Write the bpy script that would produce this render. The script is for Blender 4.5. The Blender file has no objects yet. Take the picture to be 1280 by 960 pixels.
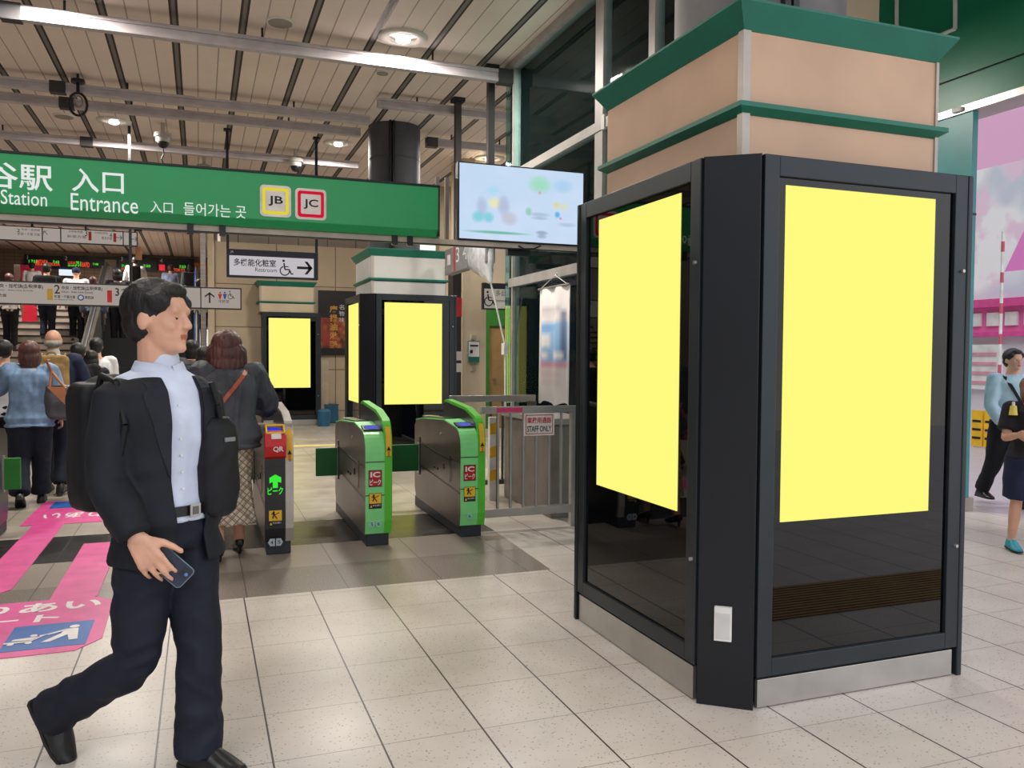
import bpy, bmesh, math, random
import numpy as np
from mathutils import Vector, Matrix, noise
random.seed(7)
SC = bpy.context.scene
COL = SC.collection
PI = math.pi

# ------------------------------------------------------------------ camera
F_PX, CAM_H = 1037.0, 1.5
def _d(px, py): return np.array([(px-640)/F_PX, -(py-480)/F_PX, -1.0])
_Y = _d(250, 441); _Y /= np.linalg.norm(_Y)
_X = _d(3400, 461); _X -= _Y*_X.dot(_Y); _X /= np.linalg.norm(_X)
_Z = np.cross(_X, _Y)
RC = np.array([_X, _Y, _Z])
def _ray(px, py): return RC @ _d(px, py)
def G(px, py, z=0.0):
    r = _ray(px, py); t = (z-CAM_H)/r[2]; return Vector((r[0]*t, r[1]*t, z))
def PY(px, py, y):
    r = _ray(px, py); t = y/r[1]; return Vector((r[0]*t, y, r[2]*t+CAM_H))
def PX(px, py, x):
    r = _ray(px, py); t = x/r[0]; return Vector((x, r[1]*t, r[2]*t+CAM_H))
cam_d = bpy.data.cameras.new('camera'); cam = bpy.data.objects.new('camera', cam_d); COL.objects.link(cam)
cam_d.sensor_width = 36; cam_d.lens = F_PX/1280*36; cam_d.clip_start = .05; cam_d.clip_end = 300
M4 = Matrix([list(RC[0])+[0], list(RC[1])+[0], list(RC[2])+[CAM_H], [0,0,0,1]])
cam.matrix_world = M4
SC.camera = cam
vs = SC.view_settings
vs.view_transform = 'Standard'; vs.look = 'None'; vs.gamma = 1; vs.use_curve_mapping = False; vs.exposure = 0.0
try: SC.cycles.use_denoising = True; SC.cycles.max_bounces = 8
except Exception: pass

# ------------------------------------------------------------------ materials
def lin(c):
    out = []
    for v in c[:3]:
        v = v/255.0
        out.append(v/12.92 if v <= .04045 else ((v+.055)/1.055)**2.4)
    return (*out, 1.0)
MATS = {}
class NT:
    """tiny node maths helper"""
    def __init__(s, name):
        s.m = bpy.data.materials.new(name); s.m.use_nodes = True; s.t = s.m.node_tree
        s.b = s.t.nodes['Principled BSDF']
    def n(s, typ, **kw):
        nd = s.t.nodes.new(typ)
        for k, v in kw.items(): setattr(nd, k, v)
        return nd
    def put(s, sock, v):
        if isinstance(v, bpy.types.NodeSocket): s.t.links.new(v, sock)
        else: sock.default_value = v
    def math(s, op, a, b=0.0, c=None):
        nd = s.n('ShaderNodeMath', operation=op); s.put(nd.inputs[0], a); s.put(nd.inputs[1], b)
        if c is not None: s.put(nd.inputs[2], c)
        return nd.outputs[0]
    def coord(s):
        tc = s.n('ShaderNodeNewGeometry'); sp = s.n('ShaderNodeSeparateXYZ'); s.t.links.new(tc.outputs['Position'], sp.inputs[0])
        return tc.outputs['Position'], sp.outputs[0], sp.outputs[1], sp.outputs[2]
    def ocoord(s):
        tc = s.n('ShaderNodeTexCoord'); sp = s.n('ShaderNodeSeparateXYZ'); s.t.links.new(tc.outputs['Object'], sp.inputs[0])
        return tc.outputs['Object'], sp.outputs[0], sp.outputs[1], sp.outputs[2]
    def noise(s, vec, scale, detail=3, rough=.5, dim='3D'):
        nd = s.n('ShaderNodeTexNoise'); nd.inputs['Scale'].default_value = scale; nd.inputs['Detail'].default_value = detail; nd.inputs['Roughness'].default_value = rough
        if vec is not None: s.t.links.new(vec, nd.inputs['Vector'])
        return nd.outputs['Fac']
    def voro(s, vec, scale):
        nd = s.n('ShaderNodeTexVoronoi'); nd.inputs['Scale'].default_value = scale; s.t.links.new(vec, nd.inputs['Vector'])
        return nd.outputs['Distance'], nd.outputs['Color']
    def mix(s, f, a, b):
        nd = s.n('ShaderNodeMix', data_type='RGBA'); s.put(nd.inputs[0], f)
        for i, v in ((6, a), (7, b)):
            s.put(nd.inputs[i], v if isinstance(v, bpy.types.NodeSocket) else lin(v))
        return nd.outputs[2]
    def band(s, x, lo, hi):       # 1 inside lo..hi
        return s.math('MULTIPLY', s.math('GREATER_THAN', x, lo), s.math('LESS_THAN', x, hi))
    def line(s, x, period, off, w):   # 1 on lines of width w at off + k*period
        f = s.math('FLOORED_MODULO', s.math('SUBTRACT', x, off-w/2), period)
        return s.math('LESS_THAN', f, w)
    def rng(s, v, a, b, c, d):
        nd = s.n('ShaderNodeMapRange'); s.put(nd.inputs[0], v)
        for i, q in enumerate((a, b, c, d)): nd.inputs[i+1].default_value = q
        return nd.outputs[0]
    def bump(s, h, strength=.3, dist=.01):
        nd = s.n('ShaderNodeBump'); nd.inputs['Strength'].default_value = strength; nd.inputs['Distance'].default_value = dist
        s.t.links.new(h, nd.inputs['Height']); s.t.links.new(nd.outputs[0], s.b.inputs['Normal'])
def mat(name, col, rough=.5, metal=0.0, var=.06, vscale=6.0, bump=0.0, bscale=60.0, emit=0.0, spec=.5, alpha=None, stretch=None):
    if name in MATS: return MATS[name]
    t = NT(name); pos = t.ocoord()[0]
    if stretch:
        mp = t.n('ShaderNodeMapping'); mp.inputs['Scale'].default_value = stretch; t.t.links.new(pos, mp.inputs[0]); pos = mp.outputs[0]
    f = t.noise(pos, vscale, 4)
    d = [max(0, c*(1-var)) for c in col]; l = [min(255, c*(1+var)) for c in col]
    c = t.mix(t.rng(f, .3, .7, 0, 1), d, l)
    t.put(t.b.inputs['Base Color'], c)
    t.put(t.b.inputs['Roughness'], rough); t.put(t.b.inputs['Metallic'], metal); t.put(t.b.inputs['Specular IOR Level'], spec)
    if bump: t.bump(t.noise(pos, bscale, 3), bump, .005)
    if emit:
        t.put(t.b.inputs['Emission Color'], lin(col)); t.put(t.b.inputs['Emission Strength'], emit)
    if alpha is not None: t.put(t.b.inputs['Alpha'], alpha)
    MATS[name] = t.m
    return t.m
def glow(name, col, s=1.0):
    if name in MATS: return MATS[name]
    t = NT(name); t.put(t.b.inputs['Base Color'], (0, 0, 0, 1)); t.put(t.b.inputs['Specular IOR Level'], 0.0); t.put(t.b.inputs['Roughness'], 1.0)
    t.put(t.b.inputs['Emission Color'], lin(col)); t.put(t.b.inputs['Emission Strength'], s)
    MATS[name] = t.m; return t.m

# ------------------------------------------------------------------ mesh building
TXT = {}
def text_geo(body, bold=0.0):
    k = (body, bold)
    if k in TXT: return TXT[k]
    c = bpy.data.curves.new('t', 'FONT'); c.body = body; c.offset = bold; c.resolution_u = 3
    o = bpy.data.objects.new('t', c); COL.objects.link(o)
    dg = bpy.context.evaluated_depsgraph_get(); m = bpy.data.meshes.new_from_object(o.evaluated_get(dg))
    vs_ = [v.co.copy() for v in m.vertices]; fs = [list(p.vertices) for p in m.polygons]
    bpy.data.objects.remove(o); bpy.data.meshes.remove(m); bpy.data.curves.remove(c)
    xs = [v.x for v in vs_]; ys = [v.y for v in vs_]
    x0, x1, y0, y1 = min(xs), max(xs), min(ys), max(ys)
    r = ([((v.x-x0)/(x1-x0), (v.y-y0)/(y1-y0)) for v in vs_], fs, (x1-x0)/(y1-y0))
    TXT[k] = r; return r
class MB:
    def __init__(s): s.v = []; s.f = []; s.mi = []; s.mats = []; s.sm = []
    def m(s, m_):
        if m_ not in s.mats: s.mats.append(m_)
        return s.mats.index(m_)
    def add(s, vs_, fs, m_, smooth=False):
        o = len(s.v); s.v += [tuple(v) for v in vs_]; i = s.m(m_)
        for f in fs: s.f.append([o+k for k in f]); s.mi.append(i); s.sm.append(smooth)
        return s
    def box(s, x0, x1, y0, y1, z0, z1, m_):
        v = [(x, y, z) for z in (z0, z1) for y in (y0, y1) for x in (x0, x1)]
        return s.add(v, [(0, 2, 3, 1), (4, 5, 7, 6), (0, 1, 5, 4), (2, 6, 7, 3), (0, 4, 6, 2), (1, 3, 7, 5)], m_)
    def poly(s, pts, m_): return s.add(pts, [list(range(len(pts)))], m_)
    def prism(s, pts, vec, m_, smooth=False):
        n = len(pts); vec = Vector(vec); a = [Vector(p) for p in pts]; b = [p+vec for p in a]
        s.add(a+b, [list(range(n))[::-1], [n+i for i in range(n)]], m_)
        return s.add(a+b, [(i, (i+1) % n, n+(i+1) % n, n+i) for i in range(n)], m_, smooth)
    def bar(s, p0, p1, w, h, m_, up=(0, 0, 1)):
        p0 = Vector(p0); p1 = Vector(p1); d = (p1-p0).normalized(); up = Vector(up)
        if abs(d.dot(up)) > .98: up = Vector((0, 1, 0))
        r = d.cross(up).normalized()*w/2; u = r.cross(d).normalized()*h/2
        return s.prism([p0-r-u, p0+r-u, p0+r+u, p0-r+u], p1-p0, m_)
    def cyl(s, p0, p1, r0, r1, m_, n=20, cap=True):
        p0 = Vector(p0); p1 = Vector(p1); d = (p1-p0).normalized()
        u = d.orthogonal().normalized(); v = d.cross(u)
        a = [p0+(u*math.cos(2*PI*i/n)+v*math.sin(2*PI*i/n))*r0 for i in range(n)]
        b = [p1+(u*math.cos(2*PI*i/n)+v*math.sin(2*PI*i/n))*r1 for i in range(n)]
        s.add(a+b, [(i, (i+1) % n, n+(i+1) % n, n+i) for i in range(n)], m_, True)
        if cap: s.add(a, [list(range(n))[::-1]], m_); s.add(b, [list(range(n))], m_)
        return s
    def tube(s, pts, r, m_, n=8):
        for a, b in zip(pts, pts[1:]): s.cyl(a, b, r, r, m_, n)
        return s
    def sphere(s, c, r, m_, n=16, k=10):
        c = Vector(c); r = Vector(r) if not isinstance(r, (int, float)) else Vector((r, r, r))
        vs_ = [c+Vector((0, 0, -r.z))]
        for j in range(1, k):
            a = -PI/2+PI*j/k
            vs_ += [c+Vector((r.x*math.cos(a)*math.cos(2*PI*i/n), r.y*math.cos(a)*math.sin(2*PI*i/n), r.z*math.sin(a))) for i in range(n)]
        vs_.append(c+Vector((0, 0, r.z)))
        fs = [(0, 1+(i+1) % n, 1+i) for i in range(n)]
        for j in range(k-2):
            o = 1+j*n; fs += [(o+i, o+(i+1) % n, o+n+(i+1) % n, o+n+i) for i in range(n)]
        o = 1+(k-2)*n; fs += [(o+i, o+(i+1) % n, len(vs_)-1) for i in range(n)]
        return s.add(vs_, fs, m_, True)
    def text(s, body, org, right, up, w, h, m_, bold=0.0):
        """lettering filling the w x h box whose lower left corner is org"""
        g, fs, ar = text_geo(body, bold); org = Vector(org); right = Vector(right).normalized(); up = Vector(up).normalized()
        if w is None: w = h*ar
        return s.add([org+right*(a*w)+up*(b*h) for a, b in g], fs, m_)
    def quadtext(s, body, a, b, c, d, m_, bold=0.0):   # a ll, b lr, c ur, d ul
        g, fs, ar = text_geo(body, bold); a, b, c, d = map(Vector, (a, b, c, d))
        return s.add([(a*(1-u)+b*u)*(1-v)+(d*(1-u)+c*u)*v for u, v in g], fs, m_)
    def build(s, name, parent=None, off=None, bevel=0.0, seg=2, label=None, smooth=None):
        me = bpy.data.meshes.new(name)
        rt = parent
        while rt is not None and rt.parent is not None: rt = rt.parent
        o_ = Vector(off) if off is not None else (rt.location.copy() if rt is not None and rt.get('world') else Vector((0, 0, 0)))
        me.from_pydata([tuple(Vector(v)-o_) for v in s.v], [], s.f)
        for m_ in s.mats: me.materials.append(m_)
        me.polygons.foreach_set('material_index', s.mi)
        me.polygons.foreach_set('use_smooth', s.sm if smooth is None else [smooth]*len(s.f))
        me.update()
        bm = bmesh.new(); bm.from_mesh(me)
        big = [f for f in bm.faces if len(f.verts) > 2]
        if len(bm.faces) < 20000: bmesh.ops.recalc_face_normals(bm, faces=big)
        bm.to_mesh(me); bm.free()
        ob = bpy.data.objects.new(name, me); COL.objects.link(ob)
        if parent is not None: ob.parent = parent
        if bevel:
            b = ob.modifiers.new('bevel', 'BEVEL'); b.width = bevel; b.segments = seg; b.limit_method = 'ANGLE'; b.angle_limit = .6; b.harden_normals = False
        if label: ob['label'] = label
        return ob
def thing(name, label, cat, loc=(0, 0, 0), rotz=0.0, group=None, world=True):
    """an Empty at the base; children given in world coordinates when world is True"""
    o = bpy.data.objects.new(name, None); COL.objects.link(o); o.location = loc; o.rotation_euler = (0, 0, rotz)
    o.empty_display_size = .1
    o['label'] = label; o['category'] = cat
    if group: o['group'] = group
    if world: o['world'] = 1
    return o
def tag(o, label, cat, group=None, kind=None):
    o['label'] = label; o['category'] = cat
    if group: o['group'] = group
    if kind: o['kind'] = kind
    return o
def struct(o, label, cat='structure'):
    o['kind'] = 'structure'; o['label'] = label; o['category'] = cat; return o
def copy_tree(o, parent=None, off=None, label=None):
    c = o.copy(); COL.objects.link(c); c.parent = parent
    if off is not None: c.location = o.location+Vector(off)
    if label: c['label'] = label
    for ch in list(o.children): copy_tree(ch, c)
    return c

# common materials
STEEL = mat('brushed_steel', (150, 143, 136), .38, .85, .08, 3, .05, 200, stretch=(1, 1, 12))
STEEL2 = mat('bright_steel', (185, 183, 180), .3, .8, .05, 5)
DARK = mat('dark_metal', (38, 40, 44), .45, .3)
BLACK = mat('black_paint', (16, 17, 20), .35)
NAVYM = mat('dark_navy_metal', (14, 19, 27), .36, .2, .05, 3, .05, 400)
FRAMEM = mat('slate_frame_metal', (41, 48, 54), .4, .3, .04)
BGLASS = mat('black_glass', (4, 5, 8), .02, 0, .02)
YEL = glow('yellow_patch', (255, 250, 128), 1.0)  # flat yellow patch covering the kiosk displays, given an even added glow
WHITE = mat('white_paint', (225, 225, 222), .5)
PALE = mat('pale_grey_sign', (205, 198, 190), .5, 0, .02, emit=.12)
INK = mat('ink', (22, 24, 32), .6, 0, .02)
GREENT = mat('teal_green_paint', (10, 112, 92), .45, 0, .04)
BEIGE = mat('beige_panel', (206, 172, 144), .55, 0, .05, 2.0)
OFFW = mat('offwhite_panel', (200, 200, 196), .55, 0, .03, 2.0)
CREAM = mat('cream_wall', (205, 188, 160), .6, 0, .05, 1.5)
PINKM = mat('pink_film', (218, 78, 148), .45, 0, .06, 7)
REDM = mat('red_paint', (200, 32, 40), .45)
BLUEM = mat('blue_film', (22, 92, 170), .45)
WHITEF = mat('white_film', (232, 226, 224), .5)
YELLOWM = mat('yellow_film', (238, 186, 40), .5)
LGREEN = mat('light_green_panel', (132, 222, 138), .38, 0, .03)
MGREEN = mat('bright_green_panel', (84, 190, 48), .38, 0, .03)
DGREEN = mat('deep_green_flap', (8, 104, 44), .35, 0, .05)
# ================================================================== THE SETTING
STAIR_Y0, RISE, RUN, NST = 17.2, .155, .30, 17
LAND = RISE*NST
def stair_z(y):
    return 0.0 if y < STAIR_Y0 else min(LAND, (math.floor((y-STAIR_Y0)/RUN)+1)*RISE)
def floor_material():
    t = NT('station_floor'); pos, x, y, z = t.coord()
    inner = t.math('MULTIPLY', t.math('LESS_THAN', x, t.rng(y, 5.33, 6.57, 2.29, 2.34)), t.math('GREATER_THAN', y, 5.29))
    band = t.math('MULTIPLY', inner, t.math('LESS_THAN', y, 6.62))
    black = t.math('MULTIPLY', inner, t.band(y, 6.62, 7.55))
    far = t.math('GREATER_THAN', y, 7.55)
    # pale terrazzo
    d1, c1 = t.voro(pos, 60); spk = t.math('MULTIPLY', t.math('LESS_THAN', d1, .23), t.math('GREATER_THAN', t.noise(pos, 70, 1), .5))
    big = t.noise(pos, 1.3, 4)
    base = t.mix(t.rng(big, .3, .7, 0, 1), (196, 186, 175), (214, 206, 197))
    base = t.mix(t.rng(t.noise(pos, 3.5, 3, .5), .45, .75, 0, .3), base, (180, 168, 158))
    pale = t.mix(t.math('MULTIPLY', spk, .75), base, (120, 108, 102))
    lx = t.line(x, .405, .242, .0075); ly = t.line(y, .424, 5.228, .005)
    pale = t.mix(t.math('MULTIPLY', ly, .7), pale, (120, 106, 98)); pale = t.mix(lx, pale, (52, 46, 44))
    # brown grey granite
    g = t.mix(t.rng(t.noise(pos, 90, 2, .8), .35, .65, 0, 1), (100, 90, 83), (146, 134, 124))
    row = t.math('GREATER_THAN', y, 5.93)
    g = t.mix(t.math('MULTIPLY', row, .35), g, (178, 166, 152))
    gl = t.math('MAXIMUM', t.line(x, .62, .262, .007), t.line(y, 1.2, 5.93, .006)); g = t.mix(gl, g, (78, 70, 66))
    # black polished strip
    bk = t.mix(t.rng(t.noise(pos, 7, 4), .35, .65, 0, 1), (24, 23, 23), (50, 47, 46))
    bk = t.mix(t.line(x, .62, .262, .006), bk, (90, 84, 78))
    # inner concourse
    f = t.mix(t.rng(t.noise(pos, 3, 5), .3, .7, 0, 1), (150, 140, 128), (184, 175, 163))
    f = t.mix(t.math('MAXIMUM', t.line(x, .62, .262, .008), t.line(y, .62, 7.55, .008)), f, (98, 90, 84))
    c = t.mix(far, pale, f); c = t.mix(band, c, g); c = t.mix(black, c, bk)
    out = t.math('GREATER_THAN', x, 7.2)
    st = t.mix(t.math('MAXIMUM', t.line(x, .3, 0, .01), t.line(y, .3, 0, .01)), (190, 184, 190), (165, 160, 166))
    c = t.mix(out, c, st)
    t.put(t.b.inputs['Base Color'], c)
    r = t.rng(t.noise(pos, 1.5, 2), .3, .7, .29, .36)
    r = t.math('SUBTRACT', r, t.math('MULTIPLY', black, .06)); t.put(t.b.inputs['Roughness'], r)
    h = t.math('SUBTRACT', 1.0, t.math('MULTIPLY', t.math('MAXIMUM', lx, ly), t.math('LESS_THAN', y, 5.29))); t.bump(h, .25, .003)
    return t.m
FLOORM = floor_material()
mb = MB(); mb.box(-9, 30, -8, 29, -.2, 0, FLOORM)
struct(mb.build('floor'), 'pale speckled tile floor of the station entrance with dark band at the gates', 'floor')

def ceiling_material():
    t = NT('ceiling_panels'); pos, x, y, z = t.coord()
    P, O = .672, .444
    c = t.mix(t.rng(t.noise(pos, .8, 4), .3, .7, 0, 1), (228, 211, 200), (240, 225, 214))
    c = t.mix(t.math('MULTIPLY', t.line(x, P/3, O, .014), .8), c, (146, 132, 122))
    c = t.mix(t.line(x, P, O, .085), c, (18, 16, 18)); c = t.mix(t.line(x, P, O, .04), c, (120, 112, 106))
    t.put(t.b.inputs['Base Color'], c); t.put(t.b.inputs['Roughness'], .6)
    t.bump(t.math('SUBTRACT', 1.0, t.line(x, P/3, O, .03)), .4, .01)
    return t.m
CEILM = ceiling_material(); CZ = 4.93
mb = MB(); mb.box(-8, 5.4, 0.5, 32.2, CZ, CZ+.15, CEILM)
struct(mb.build('ceiling'), 'cream slatted panel ceiling with dark double slots', 'ceiling')

mb = MB(); mb.box(5.4, 7.3, 0.5, 32.2, 6.2, 6.35, mat('upper_ceiling', (190, 184, 176), .6)); mb.box(5.34, 5.4, .5, 32.2, CZ+.15, 6.2, MATS['upper_ceiling'])
struct(mb.build('ceiling_upper'), 'raised plain ceiling bay beside the street entrance', 'ceiling')
# walls
def panel_wall_mat(name, col, px_, pz, col2):
    t = NT(name); pos, x, y, z = t.coord()
    c = t.mix(t.rng(t.noise(pos, 1.2, 4), .3, .7, 0, 1), [v*.95 for v in col], [min(255, v*1.04) for v in col])
    l = t.math('MAXIMUM', t.line(t.math('ADD', x, y), px_, .1, .02), t.line(z, pz, .25, .02))
    c = t.mix(l, c, col2); t.put(t.b.inputs['Base Color'], c); t.put(t.b.inputs['Roughness'], .55); return t.m
CREAMP = panel_wall_mat('cream_wall_panels', (196, 178, 150), 1.24, .9, (120, 104, 88))
GREYP = panel_wall_mat('grey_concrete_panels', (150, 140, 130), .62, 1.6, (90, 84, 78))
mb = MB(); mb.box(.29, 4.6, 18.4, 32, 0, 3.82, CREAMP); mb.box(.42, 4.6, 18.55, 32, 3.82, CZ, GREYP)
struct(mb.build('wall_back'), 'cream panelled wall behind the poster kiosks', 'wall')
mb = MB(); mb.box(-8, .29, 32, 32.3, LAND, CZ, panel_wall_mat('brown_tile_wall', (150, 132, 112), .3, .12, (118, 102, 86)))
struct(mb.build('wall_far'), 'brown tiled wall of the upper concourse under departure boards', 'wall')
mb = MB(); mb.box(-6.8, -6.5, -6, 32, 0, CZ, panel_wall_mat('grey_slat_wall', (122, 116, 110), .4, 9, (84, 80, 76)))
struct(mb.build('wall_left'), 'grey slatted wall left of the stairs', 'wall')
mb = MB(); mb.box(4.6, 9.5, 16.5, 16.8, 0, CZ, CREAM)
struct(mb.build('wall_corridor'), 'cream wall at the end of the restroom passage', 'wall')
# pilaster metal strip at the escalator end of the wall
mb = MB(); mb.box(.02, .12, 18.2, 18.38, 0, CZ, STEEL); mb.box(.16, .28, 18.25, 18.39, 0, CZ, CREAM)
struct(mb.build('trim_1'), 'steel and cream edge trim where the cream wall meets the escalator', 'trim')

# stairs
STM = mat('stair_stone', (168, 156, 144), .5, 0, .07, 5); STD = mat('stair_nosing', (48, 44, 42), .6)
st = thing('staircase', 'wide stone stairs with dark nosings climbing behind the crowd', 'stairs', (-4.2, STAIR_Y0, 0))
for k in range(NST):
    y = STAIR_Y0+k*RUN; z = (k+1)*RISE
    mb = MB(); mb.box(-6.48, -2.25, y, y+RUN, z-RISE, z-.004, STM); mb.box(-6.48, -2.25, y-.012, y+.045, z-.04, z, STD)
    mb.build('step', st)
mb = MB(); mb.box(-6.48, .28, STAIR_Y0+NST*RUN, 31.99, LAND-.3, LAND-.005, STM)
struct(mb.build('floor_upper'), 'stone landing of the upper concourse at the top of the stairs', 'floor')

# escalator between stairs and cream wall
HG = mat('escalator_dark', (22, 24, 30), .3); HB = mat('escalator_blue_glass', (28, 70, 130), .15)
es = thing('escalator', 'dark escalator with steel balustrade edges right of the stairs', 'escalator', (-1.1, 16.6, 0))
ang = (STAIR_Y0, STAIR_Y0+NST*RUN)
for nm, x0, x1 in (('balustrade', -2.2, -2.02), ('balustrade', -.12, .0)):
    mb = MB()
    prof = [(16.2, 0), (16.2, .95), (17.0, 1.0), (ang[1], LAND+.95), (ang[1]+.8, LAND+.95), (ang[1]+.8, LAND-.3), (ang[1], LAND-.3), (17.4, 0)]
    mb.prism([(x0, a, b) for a, b in prof], (x1-x0, 0, 0), HB if x0 > -1 else STEEL)
    o = mb.build(nm, es)
    mb = MB(); xm = (x0+x1)/2
    mb.tube([(xm, 16.2, .98), (xm, 17.0, 1.04), (xm, ang[1], LAND+1.0), (xm, ang[1]+.8, LAND+1.0)], .04, DARK, 10); mb.build('handrail', o)
mb = MB()
for k in range(18):
    mb.box(-2.02, -.12, STAIR_Y0+k*RUN-.3, STAIR_Y0+k*RUN, (k)*RISE-.15 if k else 0, (k+1)*RISE-.05, HG)
mb.build('step_band', es)
mb = MB(); mb.box(-2.02, -.12, 16.2, 16.9, 0, .03, STEEL); mb.build('comb_plate', es)

# glass wall along X = 3.48
def glass_material(name, tint, a=.25):
    t = NT(name); t.t.nodes.remove(t.b)
    out = t.t.nodes['Material Output']
    tr = t.n('ShaderNodeBsdfTransparent'); tr.inputs[0].default_value = lin(tint)
    gl = t.n('ShaderNodeBsdfGlossy'); gl.inputs['Roughness'].default_value = .03; gl.inputs[0].default_value = (.9, .95, .95, 1)
    fr = t.n('ShaderNodeFresnel'); fr.inputs[0].default_value = 1.2
    df = t.n('ShaderNodeBsdfDiffuse'); df.inputs[0].default_value = lin((70, 110, 110))
    m1 = t.n('ShaderNodeMixShader'); m1.inputs[0].default_value = a; t.t.links.new(tr.outputs[0], m1.inputs[1]); t.t.links.new(df.outputs[0], m1.inputs[2])
    m2 = t.n('ShaderNodeMixShader'); t.t.links.new(fr.outputs[0], m2.inputs[0]); t.t.links.new(m1.outputs[0], m2.inputs[1]); t.t.links.new(gl.outputs[0], m2.inputs[2])
    t.t.links.new(m2.outputs[0], out.inputs[0]); return t.m
GLASS = glass_material('tinted_glass', (216, 238, 235), .05)
GX = 3.48
MUL = mat('grey_mullion', (168, 164, 160), .45, .1)
w1 = bpy.data.objects.new('window_1', None); COL.objects.link(w1); w1['world'] = 1; struct(w1, 'tall tinted glass wall with grey rails right of the gates', 'window')
mb = MB(); mb.box(GX, GX+.012, 4.6, 9.52, .02, CZ, GLASS); mb.build('pane', w1)
mb = MB()
mb.box(GX-.04, GX+.05, 4.6, 9.3, 2.3, 2.4, MUL)
mb.box(GX-.04, GX+.05, 4.6, 9.3, 3.56, 3.65, MUL)
mb.box(GX-.06, GX+.07, 4.6, 9.6, CZ-.09, CZ-.002, MUL)
mb.build('rail', w1)
for y0, wd in ((9.2, .04), (6.95, .16), (6.0, .1), (4.6, .1)):
    mb = MB(); mb.box(GX-.03, GX+.03, y0-wd/2, y0+wd/2, 0, CZ-.09, MUL); mb.build('mullion', w1)
mb = MB(); mb.box(GX-.05, GX-.02, 6.8, 6.86, 3.55, 3.68, WHITE); mb.build('bracket', w1)
# inner second glazing with wire mesh, seen through the first
def mesh_glass():
    t = NT('wire_mesh_glass'); pos, x, y, z = t.coord()
    a = t.line(t.math('ADD', x, z), .055, 0, .006); b = t.line(t.math('SUBTRACT', x, z), .055, 0, .006)
    l = t.math('MAXIMUM', a, b)
    t.put(t.b.inputs['Base Color'], t.mix(l, (190, 200, 190), (40, 44, 44))); t.put(t.b.inputs['Roughness'], .2)
    t.put(t.b.inputs['Alpha'], t.math('ADD', .38, t.math('MULTIPLY', l, .5))); return t.m
w2 = bpy.data.objects.new('window_2', None); COL.objects.link(w2); w2['world'] = 1; struct(w2, 'wired glass screen behind the tinted glass wall', 'window')
mb = MB(); mb.box(4.1, 5.6, 9.6, 9.612, 2.75, 4.5, mesh_glass()); mb.build('pane', w2)
mb = MB()
for x_ in (4.1, 4.85, 5.6): mb.box(x_-.03, x_+.03, 9.56, 9.65, 0, CZ-.002, mat('teal_grey_frame', (78, 104, 104), .45, .2))
for z_ in (2.75, 3.9, 4.5): mb.box(4.1, 5.6, 9.57, 9.64, z_-.03, z_+.03, MATS['teal_grey_frame'])
mb.build('frame', w2)
TG = mat('dark_teal_wall', (40, 66, 68), .4, 0, .15, 1.5)
mb = MB(); mb.box(5.15, 10.4, 12.5, 12.7, 0, 3.2, TG); mb.box(5.15, 10.4, 12.45, 12.7, 3.2, CZ, mat('grey_band_wall', (120, 122, 118), .5))
struct(mb.build('wall_shop'), 'dark teal wall beyond the tinted glass', 'wall')
mb = MB(); mb.box(4.85, 5.14, 11.6, 11.9, 0, CZ, mat('grey_blue_column', (118, 130, 134), .5))
struct(mb.build('trim_2'), 'grey square post behind the glass wall', 'trim')
mb = MB(); mb.box(4.3, 4.5, 9.8, 10.0, .4, 4.9, mat('grey_blue_column', (118, 130, 134), .5))
mb.box(4.3, 4.5, 9.8, 10.0, 0, .4, CREAM)
struct(mb.build('trim_3'), 'narrow grey duct behind the glass wall', 'trim')

# cream pillar beyond the fence, with door passage to its right
mb = MB(); mb.box(4.32, 4.765, 14, 14.7, 0, CZ, CREAM)
struct(mb.build('wall_pillar'), 'cream pillar beyond the fence with notices on it', 'wall')
d1 = bpy.data.objects.new('door_1', None); COL.objects.link(d1); d1['world'] = 1; struct(d1, 'tan door in a green frame behind the fence', 'door')
mb = MB(); mb.box(5.48, 6.6, 15.9, 16.0, 0, 2.08, mat('tan_door', (150, 120, 76), .5)); mb.cyl((5.58, 15.9, 1.0), (5.58, 15.84, 1.0), .025, .03, STEEL2, 12); mb.build('door_leaf', d1)
mb = MB(); gm = mat('green_door_frame', (52, 118, 40), .5); mb.box(5.3, 5.48, 15.86, 16.05, 0, 2.6, gm); mb.box(5.48, 7, 15.86, 16.05, 2.08, 2.6, gm); mb.build('door_frame', d1)

# right hand facade: fascia beam, teal pillar, track
GSOF = mat('green_soffit', (14, 128, 92), .35, 0, .04, 2)
TEAL = mat('teal_pillar_paint', (48, 138, 140), .35, 0, .05, 3)
mb = MB(); mb.box(7.0, 7.3, 1.0, 12.4, 4.26, 6.2, GSOF); mb.box(7.02, 7.3, 1.0, 12.4, 4.24, 4.26, DARK); mb.box(7.0, 7.3, 1.0, 12.4, 3.95, 4.24, GSOF)
struct(mb.build('wall_fascia'), 'green painted beam above the street entrance', 'wall')
mb = MB(); mb.box(6.96, 7.3, 1.0, 12.4, 3.88, 3.95, STEEL2); mb.box(6.93, 6.97, 6.1, 6.2, 3.9, 3.94, WHITE)
struct(mb.build('trim_4'), 'steel shutter track under the green beam', 'trim')
mb = MB(); mb.box(6.98, 7.05, 6.0, 6.4, .13, 3.88, TEAL); mb.box(6.95, 7.08, 5.97, 6.43, 0, .13, mat('pillar_plinth', (165, 150, 138), .5)); mb.box(6.975, 7.052, 5.995, 6.405, 2.88, 2.9, DARK)
struct(mb.build('wall_right'), 'teal clad pillar between hall and street', 'wall')
mb = MB(); mb.box(6.94, 6.98, 6.08, 6.26, 1.45, 1.78, WHITE); mb.box(6.93, 6.94, 6.1, 6.24, 1.62, 1.75, PALE)
tag(mb.build('switch_box', None, None, .006), 'white switch box on the teal pillar', 'switch box')
mb = MB()
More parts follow.
